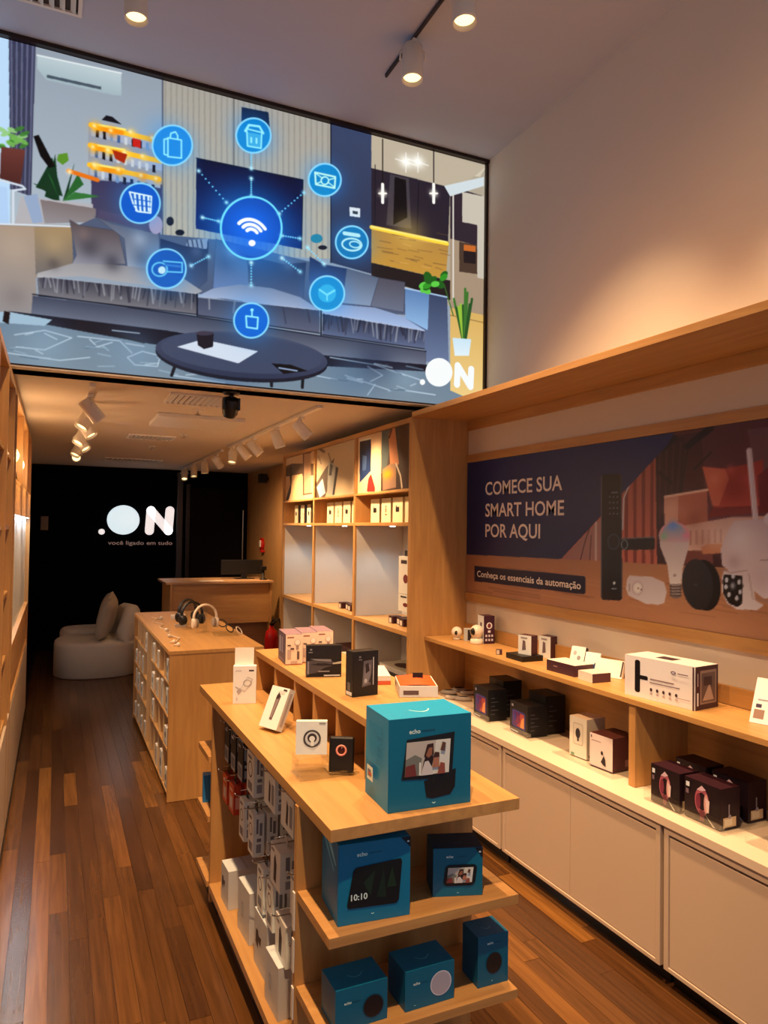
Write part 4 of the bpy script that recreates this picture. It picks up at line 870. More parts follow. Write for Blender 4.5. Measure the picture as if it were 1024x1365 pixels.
for z, items, hh, rn in rowsA:
    for j, (y, kind) in enumerate(items):
        wd, ht, th, m_ = packs[kind]
        hk = B(); hk.tube([(HX0, y, z), (HX1, y, z), (HX1-.014, y, z+.006), (HX1-.017, y, z+.014)], .0022, 6); hk.tube([(HX0, y, z+.02), (HX1+.006, y, z+.02)], .0016, 6)
        ag(hk.build('hook', chrome))
        n = {'blk': 4, 'org': 4, 'wht': 4, 'wbx': 4, 'wide': 4, 'big': 2}[kind]
        pitch = {'big': .085, 'wht': .05}.get(kind, .046)
        for k in range(n):
            x0 = HX1+.012+k*pitch
            r = empty('hanging_pack', '%s %s, %s hook from the far end, %s row' % (order[k], kn[kind], ('first','second','third','fourth','fifth','sixth','seventh')[j], rn), 'package', (x0, y, z-.012), 0, 'packs hanging on the gondola hooks')
            body = B().box(0, th, -wd/2, wd/2, -ht, 0).build('box_body', m_, r, .001, 1)
            if k == 0 or kind in ('big',):
                a = Art((-.0002, wd/2, -ht), (0,-wd,0), (0,0,ht)); face_art(kind)(a); a.build('front_print', r)
            a = Art((0, -wd/2-.0002, -ht), (th,0,0), (0,0,ht)); side_art(kind)(a); a.build('side_print', r)
            ht_ = B(); hz = .034
            ht_.box(th/2-.0006, th/2+.0006, -.016, .016, 0, .008); ht_.box(th/2-.0006, th/2+.0006, -.016, -.005, .008, .018); ht_.box(th/2-.0006, th/2+.0006, .005, .016, .008, .018); ht_.box(th/2-.0006, th/2+.0006, -.016, .016, .018, hz)
            ht_.build('hang_tab', hk_tag if kind in ('blk','org','wht','wbx') else kraft, r)
            if kind in ('big', 'wide'):
                B().box(0, th, -wd/2, wd/2, .0002, .0012).build('lid', paperw, r)
# white boxes on the base shelf
for i, (a_, b2, h_, dp) in enumerate([((.652, 2.985), (.655, 2.87), .15, .16), ((.665, 2.745), (.672, 2.60), .185, .14), ((.668, 2.51), (.672, 2.36), .185, .17), ((.650, 2.30), (.655, 2.17), .16, .14)]):
    fa = (lambda a: (a.rect(0,0,1,1,(196,184,176)), a.poly([(.12,.42),(.3,.34),(.34,.5),(.5,.44),(.56,.62),(.36,.6),(.3,.68),(.14,.66)], (40,34,40)))) if i in (0, 2) else (lambda a: (a.rect(0,0,1,1,(200,186,178)), a.rect(.3,.35,.5,.65,(170,160,156)), a.rect(.34,.4,.46,.6,(190,178,172))))
    carton('white_carton', ('farthest', 'second farthest', 'second nearest', 'nearest')[i]+' white carton on the gondola base shelf under the hooks', 'box', a_, b2, .13, dp, h_, mat('white_box_card', (222,212,206), .5), fa, None, lambda a: (a.rect(0,0,1,1,(204,190,182))), lambda a: (a.rect(0,0,1,1,(214,206,198)), a.rect(0,.45,1,.52,(190,178,170))), 'white cartons on the gondola base')
carton('small_blue_box', 'small blue and white box on the far end shelf of the gondola', 'box', (.632, 3.31), (.70, 3.30), .13+.275, .05, .12, mat('blue_card', (30,110,160), .5), lambda a: (a.rect(0,0,.5,1,(28,108,160)), a.rect(.5,0,1,.7,(210,206,200))), lambda a: a.rect(0,0,1,1,(36,116,164)))

# ================================================================== FAR GONDOLA with headphones
FY0, FY1, FX0, FX1, FT = 4.465, 6.56, .640, 1.212, .90
fg = empty('cubby_display_table', 'oak display table with open cubbies of packages on its left side', 'display table', (.9, 5.5, 0))
def af(o): return loc_parent(o, fg)
af(bx('top_board', FX0-.004, FX1+.004, FY0-.004, FY1, FT-.022, FT, oak_h, bevel=.001))
af(bx('end_panel', FX0, FX1, FY0, FY0+.022, .001, FT-.0225, oak, bevel=.001))
af(bx('end_panel', FX0, FX1, FY1-.024, FY1-.002, .001, FT-.0225, oak, bevel=.001))
af(bx('back_panel', FX0+.22, FX0+.238, FY0+.0225, FY1-.0245, .06, FT-.0225, oak))
af(bx('right_panel', FX1-.02, FX1, FY0+.0225, FY1-.0245, .001, FT-.0225, oak))
cols = np.linspace(FY0+.0225, FY1-.0245, 10); rz_ = [.05, .30, .50, .70, FT-.0225]
for k in range(1, 9): af(bx('divider', FX0+.004, FX0+.2195, cols[k]-.005, cols[k]+.005, .05, FT-.023, mat('pale_divider_edge', (214, 186, 146), .5), bevel=.0005))
for r_ in rz_[:4]:
    for k in range(9):
        if (k*7+int(r_*100)) % 5 == 3 and r_ > .1: continue
        af(bx('cubby_shelf', FX0+.002, FX0+.2195, cols[k]+.0055, cols[k+1]-.0055, r_-.012, r_, oak_h, bevel=.0005))
for k in range(9):
    for q, r_ in enumerate(rz_[:4]):
        if (k*7+int(r_*100)) % 5 == 3 and r_ > .1: continue
        rr = random.random()
        if rr < .3: continue
        w1 = random.uniform(.05, .1); h1 = random.uniform(.10, .165); y1 = (cols[k]+cols[k+1])/2+w1/2+random.uniform(-.03, .03)
        pr_ = (lambda a: (a.rect(0,0,1,1,(220,208,192)), a.ell(.5,.55,.24,.18,(60,50,50)), a.rect(.2,.1,.8,.2,(150,136,126)))) if rr > .5 else (lambda a: (a.rect(0,0,1,1,(206,190,170)), a.rect(.2,.3,.8,.8,(180,160,140))))
        carton('boxed_accessory', 'small %s box in cubby column %s from near end, %s row' % (('pale printed', 'white picture')[rr > .5], ('one','two','three','four','five','six','seven','eight','nine')[k], ('bottom', 'lower middle', 'upper middle', 'top')[q]), 'box', (FX0+.006, y1), (FX0+.006, y1-w1), r_, .06, h1, paperw, pr_, None, None, None, 'boxes in the cubby table')

def headphones(loc, rz, m1, m2, label, stand):
    r = empty('headphones', label, 'headphones', loc, rz)
    R_ = .083; pts = [(R_*math.cos(t), 0, .105+R_*1.08*math.sin(t)) for t in np.linspace(math.radians(-18), math.radians(198), 26)]
    hb = B(); 
    for k in range(3): hb.tube([(x_, (k-1)*.008, z_) for x_, y_, z_ in pts], .007, 8)
    hb.build('headband', m1, r)
    for s_ in (-1, 1):
        M_ = Matrix.Translation((s_*R_*.93, 0, .066)) @ Matrix.Rotation(s_*math.pi/2, 4, 'Y') @ Matrix.Rotation(0, 4, 'Z')
        c_ = B().lathe([(.022, .018), (.036, .014), (.038, .002), (.036, -.004)], 24, M_); cup = c_.build('ear_cup', m1, r)
        c_ = B().lathe([(.034, -.0045), (.034, -.018), (.028, -.024), (.014, -.022)], 24, M_); c_.build('ear_cushion', m2, cup)
    s_ = empty('headphone_stand', stand, 'stand', loc, rz)
    q = B(); q.box(-.022, .022, -.03, .03, .0008, .006); q.build('foot', acrylic, s_)
    q = B(); q.box(-.014, .014, -.003, .003, .0065, .170); q.build('post', acrylic, s_)
    q = B(); q.tube([(.03*math.cos(t), 0, .155+.02*math.sin(t)) for t in np.linspace(0, math.pi, 10)], .006, 6); q.build('yoke', acrylic, s_)
    return r
hpw = mat('cream_plastic', (226, 214, 196), .4); hpg = mat('grey_pad', (150, 136, 122), .8)
headphones((.985, 5.20, FT), .15, hpw, hpg, 'cream over-ear headphones on a clear stand on the cubby table', 'clear stand under the cream headphones')
headphones((.93, 5.42, FT), .35, black, mat('dark_pad', (30,28,28), .8), 'black over-ear headphones just behind the cream pair', 'clear stand under the front black headphones')
headphones((.93, 5.62, FT), .55, black, mat('dark_pad', (30,28,28), .8), 'second black over-ear headphones at the back of the three pairs', 'clear stand under the rear black headphones')
# earbuds lying along a white cord
q = B(); pts = [(.73+.03*math.sin(k*1.7)+k*.001, 6.15-k*.1, FT+.005) for k in range(15)]
q.tube(pts, .0028, 6); cord = q.build('cord', hpw); tag(cord, 'pale earphone cord snaking along the left edge of the cubby table', 'cord')
for k, (u_, v_) in enumerate([(215,822),(222,838),(226,846),(232,854),(238,858)]):
    p = P2(u_, v_+4, FT); r = empty('earbud', 'small cream earbud on the cubby table, %s along the cord' % ('farthest','fourth nearest','third nearest','second nearest','nearest')[k], 'earbud', (p[0], p[1], FT), random.random()*3, 'earbuds along the cord')
    b_ = B(); b_.ball((0,0,.0135), .013, 8); b_.build('bud', hpw, r); b_ = B(); b_.tube([(.005,0,.012),(.036,0,.0055)], .005, 8); b_.build('stem', hpw, r)
carton('router_box', 'low pale charging case on the cubby table, left rear', 'case', (.86, 6.0), (.97, 5.98), FT, .09, .03, paperw)
carton('charging_dock', 'small white dock on a dark base left of the black headphones', 'dock', (.82, 5.5), (.90, 5.49), FT, .06, .02, mat('dock_grey', (180,170,160), .5), None, None, None, lambda a: a.rect(.1,.1,.9,.5,(90,80,80)))
carton('flat_leaflet_tray', 'flat translucent tray on the right of the cubby table', 'tray', (1.0, 4.95), (1.17, 4.93), FT, .22, .006, acrylic)
# bracelets and smart glasses on the right of the table
for k, (u_, v_) in enumerate([(298, 836), (309, 843), (322, 846)]):
    p = P2(u_, v_, FT); q = B()
    q.tube([(.035*math.cos(t), .012*math.sin(t)*0, .032+.03*math.sin(t)) for t in np.linspace(0, 2*math.pi, 18, endpoint=False)], .004, 6, closed=True)
    q = q.build('smart_band', black if k < 2 else hpw, None); q.location = (p[0], p[1], FT); q.rotation_euler = (math.radians(-35), 0, .4+k*.3)
    q.location.z += .002
    tag(q, ('black wrist band tilted on the table right of the headphones', 'second black wrist band, nearer the table edge', 'pale wrist band at the right edge of the cubby table')[k], 'wristband')

# ================================================================== ITEMS ON THE DISPLAY SHELF
Z = .975
whp = mat('white_plastic', (232, 222, 206), .3)
r = empty('round_camera', 'small round white camera, leftmost on the display shelf', 'camera', (2.27, 3.86, Z)); b_ = B(); b_.ball((0,0,.046), .034, 12); b_.build('body', whp, r); b_ = B(); b_.lathe([(.022,.0006),(.022,.01),(.012,.02)], 18); b_.build('base', whp, r); b_ = B(); b_.lathe([(.014,0),(.0001,.006)], 16, Matrix.Translation((-.018,-.027,.046)) @ Matrix.Rotation(math.radians(90), 4, 'X')); b_.build('lens', blackcard, r)
r = empty('pan_camera', 'white swivelling ball camera on a round foot left of the purple box', 'camera', (2.30, 3.68, Z)); b_ = B(); b_.ball((0,0,.072), .039, 12, 0, (1,1,1.05)); b_.build('head', whp, r); b_ = B(); b_.lathe([(.036,.0006),(.038,.006),(.036,.028),(.022,.036)], 20); b_.build('base', whp, r); b_ = B(); b_.lathe([(.022,0),(.018,.008),(.0001,.008)], 18, Matrix.Translation((-.032,-.012,.075)) @ Matrix.Rotation(math.radians(-90), 4, 'Y') ); b_.build('lens', blackcard, r)
carton('small_grey_box', 'small grey and black box between the two round cameras', 'box', (2.285, 3.80), (2.325, 3.78), Z, .03, .075, kraft, lambda a: (a.rect(0,0,1,1,(190,180,170)), a.rect(.5,.05,1,.9,(40,30,34))))
def purbox(a): a.rect(0,0,1,1,(64,26,44)); k = a.w/a.h; a.ell(.5,.65,.28,.28*k,(236,220,214)); a.ell(.5,.65,.16,.19*k,(120,50,50)); a.rect(.38,.4,.62,.48,(236,220,214)); [a.rect(.14+.27*i, .1+.15*j, .3+.27*i, .18+.15*j, (216,200,200)) for i in range(3) for j in range(2)]
carton('smart_camera_box', 'purple box with a white camera picture and a pale side on the display shelf', 'box', (2.335, 3.655), (2.405, 3.648), Z, .08, .165, mat('purple_box', (64,26,44), .45), purbox, lambda a: (a.rect(0,0,1,1,(226,214,204)), a.rect(.4,.62,.7,.75,(110,84,84))))
carton('sensor', 'tiny dark cube sensor with a silver face on the shelf edge', 'sensor', (2.20, 3.32), (2.225, 3.30), Z, .02, .028, plumcard, lambda a: a.rect(.1,.1,.6,.9,(196,170,150)))
carton('flat_black_box', 'flat black box with a tan end lying on the shelf under the small upright box', 'box', (2.20, 3.225), (2.20, 3.075), Z, .13, .028, blackcard, None, None, lambda a: None)
dz_art = lambda a: (a.rect(0,0,1,1,(226,212,200)), a.poly([(.3,.2),(.6,.25),(.55,.7),(.35,.75)], (110,84,84)), a.rect(.2,.82,.7,.9,(150,130,126)))
carton('small_upright_box', 'small white and black box standing on the flat black box', 'box', (2.24, 3.17), (2.265, 3.09), Z+.0286, .055, .1, plumcard, dz_art)
carton('small_upright_box', 'small white and plum box leaning upright right of the flat black box', 'box', (2.385, 3.185), (2.40, 3.105), Z, .075, .115, plumcard, dz_art)
def dark_open(a): a.rect(0,0,1,1,(66,34,44)); a.rect(.25,.5,.4,.6,(150,110,110))
A = P2(729, 893, Z); Bq = P2(766, 903, Z)
r = carton('plum_tray_box', 'low plum box with white flaps open, front of the shelf', 'box', A, Bq, Z, .115, .052, plumcard, dark_open, None, lambda a: (a.rect(0,0,1,1,(86,48,54)), a.rect(.5,.15,.9,.6,(214,196,186))), lambda a: a.rect(0,0,1,1,(230,210,190)))
def card(name, label, u, v, wd, ht, rz, tilt, art, th=.014, z=Z, m_=paperw):
    p = (u, v); r = B().box(0, wd, 0, th, 0, ht).build(name, m_, None, .0008, 1)
    a = Art((0,-.0001,0), (wd,0,0), (0,0,ht)); art(a); a.build('front_print', r)
    r.rotation_euler = Euler((tilt, 0, rz), 'XYZ'); r.location = (p[0], p[1], z+.001); tag(r, label, 'box'); return r
card('gift_card_box', 'white patterned card box leaning behind the low plum box', 2.325, 2.87, .075, .115, -1.15, -.42, lambda a: (a.rect(0,0,1,1,(232,220,208)), a.ell(.3,.7,.12,.1,(176,160,156)), a.ell(.62,.5,.12,.1,(150,136,136)), a.rect(.2,.15,.7,.25,(190,170,166))), .028, m_=plumcard)
card('blue_card_box', 'white and dark blue card box leaning right of the patterned one', 2.33, 2.765, .075, .10, -1.12, -.4, lambda a: (a.rect(0,0,1,1,(226,222,224)), a.poly([(.1,0),(1,0),(1,.75),(.55,.35)], (36,52,90))), .012)
card('white_open_box', 'wide white slanting box with a dark inner side near the lock carton', 2.33, 2.69, .14, .085, -1.2, -.4, lambda a: (a.rect(0,0,1,1,(238,226,208)), a.rect(.93,.1,.99,.95,(84,60,56))), .02)
A = P2(771, 905, Z); Bq = P2(790, 911, Z)
carton('small_plum_box', 'small plum box with a white front at the shelf edge', 'box', A, Bq, Z, .1, .04, plumcard, lambda a: a.rect(0,0,1,1,(226,206,190)), None, lambda a: (a.rect(0,0,1,1,(86,50,54))), lambda a: a.rect(0,0,1,1,(220,196,176)))
# long lock carton
A = P2(833, 925, Z); Bq = P2(927, 948, Z)
def lock_front(a):
    a.rect(0,0,1,1,(228,210,204)); a.rrect(.155,.12,.235,.92,.03,(14,12,18)); a.rrect(.2,.46,.35,.56,.02,(14,12,18)); a.rect(.38,.50,.72,.525,(130,96,96)); a.rect(.38,.42,.8,.44,(110,80,84))
    for i in range(5): a.ell(.40+.09*i, .26, .018, .04, (60,40,48)); a.rect(.385+.09*i,.15,.42+.09*i,.17,(150,120,120))
    a.ell(.72,.78,.035,.035*a.w/a.h*.55,(60,30,60)); a.rect(.70,.76,.74,.80,(200,180,190)); a.rect(.78,.765,.92,.79,(120,96,110)); a.rect(.76,.2,.95,.215,(150,120,120)); a.rect(.98,0,1,1,(64,34,40))
def lock_right(a): a.rect(0,0,1,1,(66,34,42)); a.rect(.2,.12,.92,.9,(150,120,104)); a.rect(.26,.16,.86,.84,(104,80,72)); a.poly([(.3,.2),(.8,.2),(.6,.6)], (186,150,126)); a.rect(.05,.1,.12,.4,(226,210,200)); a.rect(.35,.55,.7,.75,(60,40,44)); a.rect(.06,.55,.1,.85,(190,160,150))
r = carton('door_lock_carton', 'long white carton showing a black door lock on the display shelf', 'box', A, Bq, Z, .145, .165, paperw, lock_front, None, lock_right, lambda a: (a.rect(0,0,1,1,(226,204,190)), a.rect(.35,.3,.6,.7,(60,40,46))))
card('white_device_box', 'white box tilted on the shelf, cut by the right edge of the picture', 2.285, 1.815, .16, .17, -1.25, -.5, lambda a: (a.rect(0,0,1,1,(232,222,216)), a.rect(.06,.10,.28,.3,(150,110,90)), a.rect(.08,.34,.2,.42,(60,36,70)), a.rect(.1,.5,.5,.53,(160,150,150)), a.rect(.4,.1,.9,.3,(176,150,140))), .03)

# ================================================================== ITEMS ON THE WORKTOP
K = CT
def tray(x0, x1, y0, y1, label, lip=.035):
    r = empty('acrylic_tray', label, 'display tray', ((x0+x1)/2, (y0+y1)/2, K))
    loc_parent(bx('base_plate', x0, x1, y0, y1, K+.0008, K+.0045, acrylic), r)
    loc_parent(bx('front_lip', x0, x0+.003, y0, y1, K+.0048, K+lip, acrylic), r)
    return r
TZ = K+.0048
def blk_front(a): a.rect(0,0,1,1,(20,18,24)); a.rrect(.14,.16,.88,.74,.08,(60,60,130)); a.rrect(.2,.2,.84,.7,.06,(90,36,96)); a.poly([(.42,.22),(.82,.22),(.82,.68),(.6,.68)], (170,64,60)); a.poly([(.6,.22),(.82,.22),(.82,.6),(.68,.5)], (226,140,80)); a.ell(.46,.46,.13,.15,(120,40,80)); a.rect(.12,.84,.22,.92,(150,140,150)); a.rect(.05,.02,.5,.06,(200,190,190)); a.ell(.34,.52,.06,.12,(50,50,130))
def blk_right(a): a.rect(0,0,1,1,(15,14,18)); [a.rect(.15,.2+.13*k,.15+.2*(1+k%2),.215+.13*k,(90,84,90)) for k in range(5)]
tray(2.125, 2.42, 3.27, 3.60, 'clear tray under the black boxes farthest along the worktop')
tray(2.14, 2.42, 2.92, 3.16, 'clear tray under the second pair of black boxes')
ga = 'black screen-print boxes on the worktop'
carton('gaming_box', 'front black box with a glowing print, farther pair on the worktop', 'box', (2.150, 3.46), (2.140, 3.30), TZ, .115, .165, blackcard, blk_front, None, blk_right, None, ga)
carton('gaming_box', 'rear black box behind the front one of the farther pair', 'box', (2.275, 3.50), (2.265, 3.34), TZ, .115, .195, blackcard, None, None, blk_right, None, ga)
carton('gaming_box', 'front black box with a glowing print, nearer pair on the worktop', 'box', (2.165, 3.13), (2.155, 2.965), TZ, .115, .15, blackcard, blk_front, None, blk_right, None, ga)
carton('gaming_box', 'rear black box behind the front one of the nearer pair', 'box', (2.288, 3.14), (2.278, 2.98), TZ, .115, .19, blackcard, None, None, blk_right, None, ga)
tray(2.13, 2.42, 2.34, 2.74, 'clear tray under the white carton and the cube box', .012)
def wh_front(a): a.rect(0,0,1,1,(232,210,186)); a.rrect(.2,.3,.8,.86,.1,(204,182,160)); a.rrect(.25,.33,.76,.83,.09,(226,204,180)); a.ell(.5,.6,.14,.13,(56,46,50)); a.rect(.46,.4,.56,.5,(60,50,52)); a.rect(.1,.02,.3,.08,(120,150,110))
carton('doorbell_box', 'upright white carton with a dark oval picture on the worktop tray', 'box', (2.185, 2.68), (2.195, 2.575), TZ, .115, .178, mat('cream_card', (232,210,186), .5), wh_front, None, lambda a: (a.rect(0,0,1,1,(214,186,156)), a.rect(.1,.03,.9,.1,(110,84,76))))
def cube_front(a): a.rect(0,0,1,1,(226,196,184)); a.rect(.08,.78,.5,.8,(150,120,120)); a.rect(.06,.86,.1,.94,(70,40,60)); a.poly([(.5,.2),(.62,.4),(.58,.5),(.7,.3),(.72,.1),(.62,.12)], (30,20,30)); a.ell(.55,.48,.05,.06,(30,20,30)); a.rect(0,0,1,.02,(100,60,60))
carton('camera_cube_box', 'squat white and plum box right of the upright white carton', 'box', (2.170, 2.525), (2.182, 2.395), TZ, .15, .142, mat('plum_side', (92,46,44), .45), cube_front, None, lambda a: (a.rect(0,0,1,1,(88,44,42)), a.rect(.5,.1,.8,.3,(140,90,80))))
tray(2.095, 2.40, 1.76, 2.13, 'clear tray holding the four dark red boxes', .05)
def helm(a): a.rect(0,0,1,1,(28,12,20)); a.ring(.5,.52,.2,.34,.35,(176,84,96)); a.ell(.4,.5,.07,.2,(120,40,60)); a.ell(.62,.5,.06,.24,(214,150,140)); a.poly([(.36,.78),(.5,.92),(.62,.84),(.5,.78)], (214,170,176)); a.poly([(.6,.66),(.72,.6),(.7,.3),(.64,.3)], (226,186,176)); a.poly([(.44,.3),(.6,.3),(.56,.04),(.46,.04)], (120,50,60)); a.rect(.06,.78,.16,.9,(220,210,210)); a.rect(.06,.6,.14,.72,(120,90,100)); a.poly([(.56,.3),(.66,.2),(.9,-.0),(.82,-.0)], (200,180,160)); a.rect(.9,.04,.98,.3,(206,170,130)) if False else None
def helm_r(a): a.rect(0,0,1,1,(36,14,22)); a.rect(.14,.04,.8,.28,(216,176,130)); a.rect(.2,.08,.6,.24,(230,200,160)); a.rect(.4,.35,.46,.6,(150,130,130)); a.ell(.46,.3,.08,.05,(160,140,140))
gh = 'dark red headset boxes on the worktop'
for nm_, A_, B_2 in (('front left of the four dark red boxes, beside the divider', (2.105, 2.10), (2.105, 1.962)), ('front right of the four dark red boxes', (2.112, 1.945), (2.112, 1.79)), ('rear left of the four dark red boxes', (2.255, 2.12), (2.255, 1.978)), ('rear right of the four dark red boxes', (2.262, 1.955), (2.262, 1.80))):
    carton('headset_box', nm_, 'box', A_, B_2, TZ, .095, .14, winecard, helm, None, helm_r, lambda a: a.rect(0,0,1,1,(48,16,26)), gh)
tray(2.12, 2.42, 1.2, 1.70, 'empty clear tray at the near end of the worktop', .02)
# glossy blister packs at the far end of the worktop
i = 0
for (u_, v_) in [(592,916),(606,912),(620,913),(598,925),(612,922),(624,926),(604,932),(618,934)]:
    p = P2(u_, v_, K); q = B(); q.lathe([(.006,.0),(.03,.003),(.033,.014),(.024,.024),(.0001,.026)], 16, Matrix.Diagonal((1.6,.8,1,1)))
    q.lathe([(.0001,.0265),(.018,.025),(.02,.0262),(.0001,.029)], 12, Matrix.Diagonal((1.5,.7,1,1)), 1)
    q = q.build('mouse', [mat('silver_plastic', (176,168,164), .3), black]); q.location = (p[0], p[1], K+.0006); q.rotation_euler = (0,0,-.6)
    tag(q, 'small silver and black mouse in the cluster at the far worktop end, %s' % (('back row left','back row middle','back row right','centre row left','centre row middle','centre row right','front row left','front row right')[i]), 'mouse', 'mice at the far worktop end'); i += 1
# wall socket under the shelf
so = empty('wall_socket', 'small white socket plate under the far end of the display shelf', 'socket', (RBX-.012, 3.72, .89)); loc_parent(bx('plate', RBX-.017, RBX-.0105, 3.68, 3.77, .885, .92, paperw, bevel=.001), so); loc_parent(bx('insert', RBX-.019, RBX-.0172, 3.70, 3.75, .895, .91, kraft), so)

# ================================================================== ITEMS IN THE TALL UNIT
bays = [(panel_ys[i][1], panel_ys[i+1][0]) for i in range(3)]
nb = ('nearest', 'middle', 'farthest')
pos = ('first', 'second', 'third', 'fourth', 'fifth')
for bi, (a, b_) in enumerate(bays):
    n = 4
    for k in range(n):
        y = b_-.12-k*.19; w_ = .155 if bi < 2 else .10
        def fa(A_, k=k, bi=bi):
            A_.rect(0,0,1,1,(236,210,166))
            if k % 2 == 0: A_.rrect(.3,.42,.66,.62,.05,(40,28,30)); A_.rect(.32,.62,.4,.68,(40,28,30))
            else: A_.rect(.4,.3,.6,.36,(120,90,60)); A_.rect(.42,.42,.56,.6,(150,116,80)); A_.ell(.5,.66,.06,.04,(110,84,60))
        carton('white_product_box', '%s pale box from the left in the %s upper bay' % (pos[k], nb[bi]), 'box', (TX+.08, y), (TX+.08, y-w_), 1.697, .09, .172, mat('ivory_card', (236,214,174), .5), fa, None, lambda A_: A_.rect(0,0,1,1,(190,160,116)), None, 'pale boxes in the upper bays')
        if bi == 2 and k < 3: carton('dark_product_box', '%s slim dark box between pale boxes in the farthest upper bay' % pos[k], 'box', (TX+.085, y-w_-.006), (TX+.085, y-w_-.065), 1.697, .08, .17, blackcard, None, None, None, None, 'slim dark boxes upper bay')
def bay_px(u, v, z, x=TX+.12): p = at(u, v, 2, z); return (p.x, p.y)
# on the display boards
for bi, (n, y0, dy) in enumerate([(5, 4.55, -.085), (4, 5.52, -.10)]):
    for k in range(n):
        y = y0+k*dy
        fx = lambda a: (a.rect(0,0,1,1,(60,34,34)), a.rect(.15,.1,.7,.75,(206,186,170)))
        carton('small_sample_box', '%s small dark box from the left on the %s display board' % (pos[k], nb[bi]), 'box', (TX+.09+.02*(k%2), y), (TX+.09+.02*(k%2), y-.062), 1.0, .07, .05, plumcard, fx, None, None, lambda a: a.rect(0,0,1,1,(70,46,46)), 'small boxes on the display boards')
carton('white_plum_box', 'white box with plum edge standing in the farthest bay', 'box', (TX+.12, 6.16), (TX+.12, 6.02), 1.0, .1, .14, plumcard, lambda a: (a.rect(.15,0,1,1,(226,196,168)), a.rect(.3,.3,.8,.7,(186,140,116))))
# hanging packs by the near panel
for k, (z0, z1, nm_) in enumerate([(1.22, 1.47, 'upper tall white hanging pack beside the near side panel'), (1.10, 1.215, 'lower small white hanging pack beside the near side panel')]):
    carton('hanging_blister', nm_, 'package', (TX+.10, 4.42), (TX+.10, 4.24), z0, .03, z1-z0, paperw, lambda a: (a.rect(0,0,1,1,(222,206,190)), a.ell(.6,.4,.2,.12,(110,40,40)), a.rect(.2,.8,.7,.9,(60,44,44))), None, None, None, lift=0)
    q = B(); q.tube([(TX+.115, 4.33, z1+.02), (TX+.4, 4.33, z1+.02)], .003, 6); q.box(TX+.1145, TX+.1165, 4.30, 4.36, z1+.0005, z1+.04); adt(q.build('hook', chrome))
# on the counter boards
carton('dark_flat_case', 'flat dark case on the counter of the farthest bay', 'case', (TX+.1, 6.3), (TX+.1, 6.05), .62, .2, .03, blackcard)
carton('wine_coloured_box', 'dark wine box on the counter of the middle bay', 'box', (TX+.08, 5.55), (TX+.08, 5.15), .62, .25, .09, winecard, None, None, None, lambda a: a.rect(.1,.1,.9,.9,(74,26,34)))
carton('cream_small_box', 'cream small box in front of the wine box in the middle bay', 'box', (TX+.03, 5.30), (TX+.03, 5.12), .62, .04, .06, mat('cream_card', (232,210,186), .5))
r = carton('turntable_box', 'pale board with a dark oval print on the nearest bay counter', 'box', (TX+.16, 4.85), (TX+.16, 4.35), .62, .22, .05, kraft, None, None, None, lambda a: (a.rect(0,0,1,1,(196,176,150)), a.ell(.4,.5,.22,.3,(80,50,44))))
r = carton('black_keyboard_case', 'long black case leaning across the nearest bay counter', 'case', (TX+.02, 4.75), (TX+.02, 4.20), .62, .11, .03, blackcard, None, None, None, lambda a: (a.rect(.03,.1,.97,.35,(40,34,36))))
carton('tan_gadget_box', 'flat tan framed box beside the black case on the nearest counter', 'box', (TX+.02, 4.18), (TX+.02, 4.095), .62, .1, .035, mat('tan_card', (150,110,76), .5), None)

# ================================================================== LEFT SIDE UNIT
LX = -.205
lu = empty('left_shelving_wall', 'oak shelving wall along the left with white lit panel and low cupboards', 'shelving unit', (-.4, 5, 0))
def al(o): return loc_parent(o, lu)
LB = LWX+.005
al(bx('top_board', LB, LX, 2.5, 7.0, 2.355, 2.385, oak_h, bevel=.001))
al(bx('back_board', LB, LB+.012, 2.5, 7.0, .06, 2.354, oak))
for y in (2.5, 3.05, 3.62, 4.16, 4.40, 5.25, 6.1, 6.97): al(bx('upright', LB+.013, LX, y, y+.03, .06 if y in (2.5, 3.05, 3.62, 4.16, 4.40, 6.97) else 1.70, 2.3545, oak, bevel=.001))
for (a, b_) in ((2.53, 3.0495), (3.0805, 3.6195), (3.6505, 4.1595)):
    for z in (.65, .98, 1.31, 1.645, 2.0): al(bx('shelf_board', LB+.013, LX-.012, a+.0005, b_, z-.022, z, oak_h, bevel=.0008))
for k, (a, b_) in enumerate(((4.4305, 5.2495), (5.2805, 6.0995), (6.1305, 6.9695))):
    al(bx('shelf_board', LB+.013, LX-.002, a, b_, 1.885, 1.905, oak_h, bevel=.0008)); al(bx('drawer_front', LX-.022, LX-.003, a+.002, b_-.002, 1.735, 1.884, oak_h, bevel=.001)); al(bx('shelf_board', LB+.013, LX-.002, a, b_, 1.705, 1.7345, oak_h))
    al(bx('lamp_bar', LB+.05, LB+.07, a+.1, b_-.1, 2.335, 2.3545, mat('warm_strip', (255,220,150), .4, emit=(255,206,120), strength=3.5)))
al(bx('white_panel', LX-.05, LX-.03, 4.4305, 6.9695, .98, 1.7045, mat('white_gloss_panel', (222,228,234), .3)))
al(bx('ledge', LB+.013, LX-.002, 4.4305, 6.9695, .955, .9795, oak_h, bevel=.001)); al(bx('apron', LX-.03, LX-.012, 4.4305, 6.9695, .66, .9545, oak_h)); al(bx('ledge', LB+.013, LX-.001, 4.4305, 6.9695, .64, .659, oak_h))
al(bx('skirting', LX-.03, LX-.02, 2.5, 7.0, 0, .059, MATS['dark_plinth']))
for k in range(8):
    y0 = 2.535+k*.555; 
    al(bx('cupboard_door', LX-.019, LX-.001, y0, y0+.55, .065, .627 if k > 2 else .62, mat('grey_cream_laminate', (196,180,164), .5), bevel=.001))
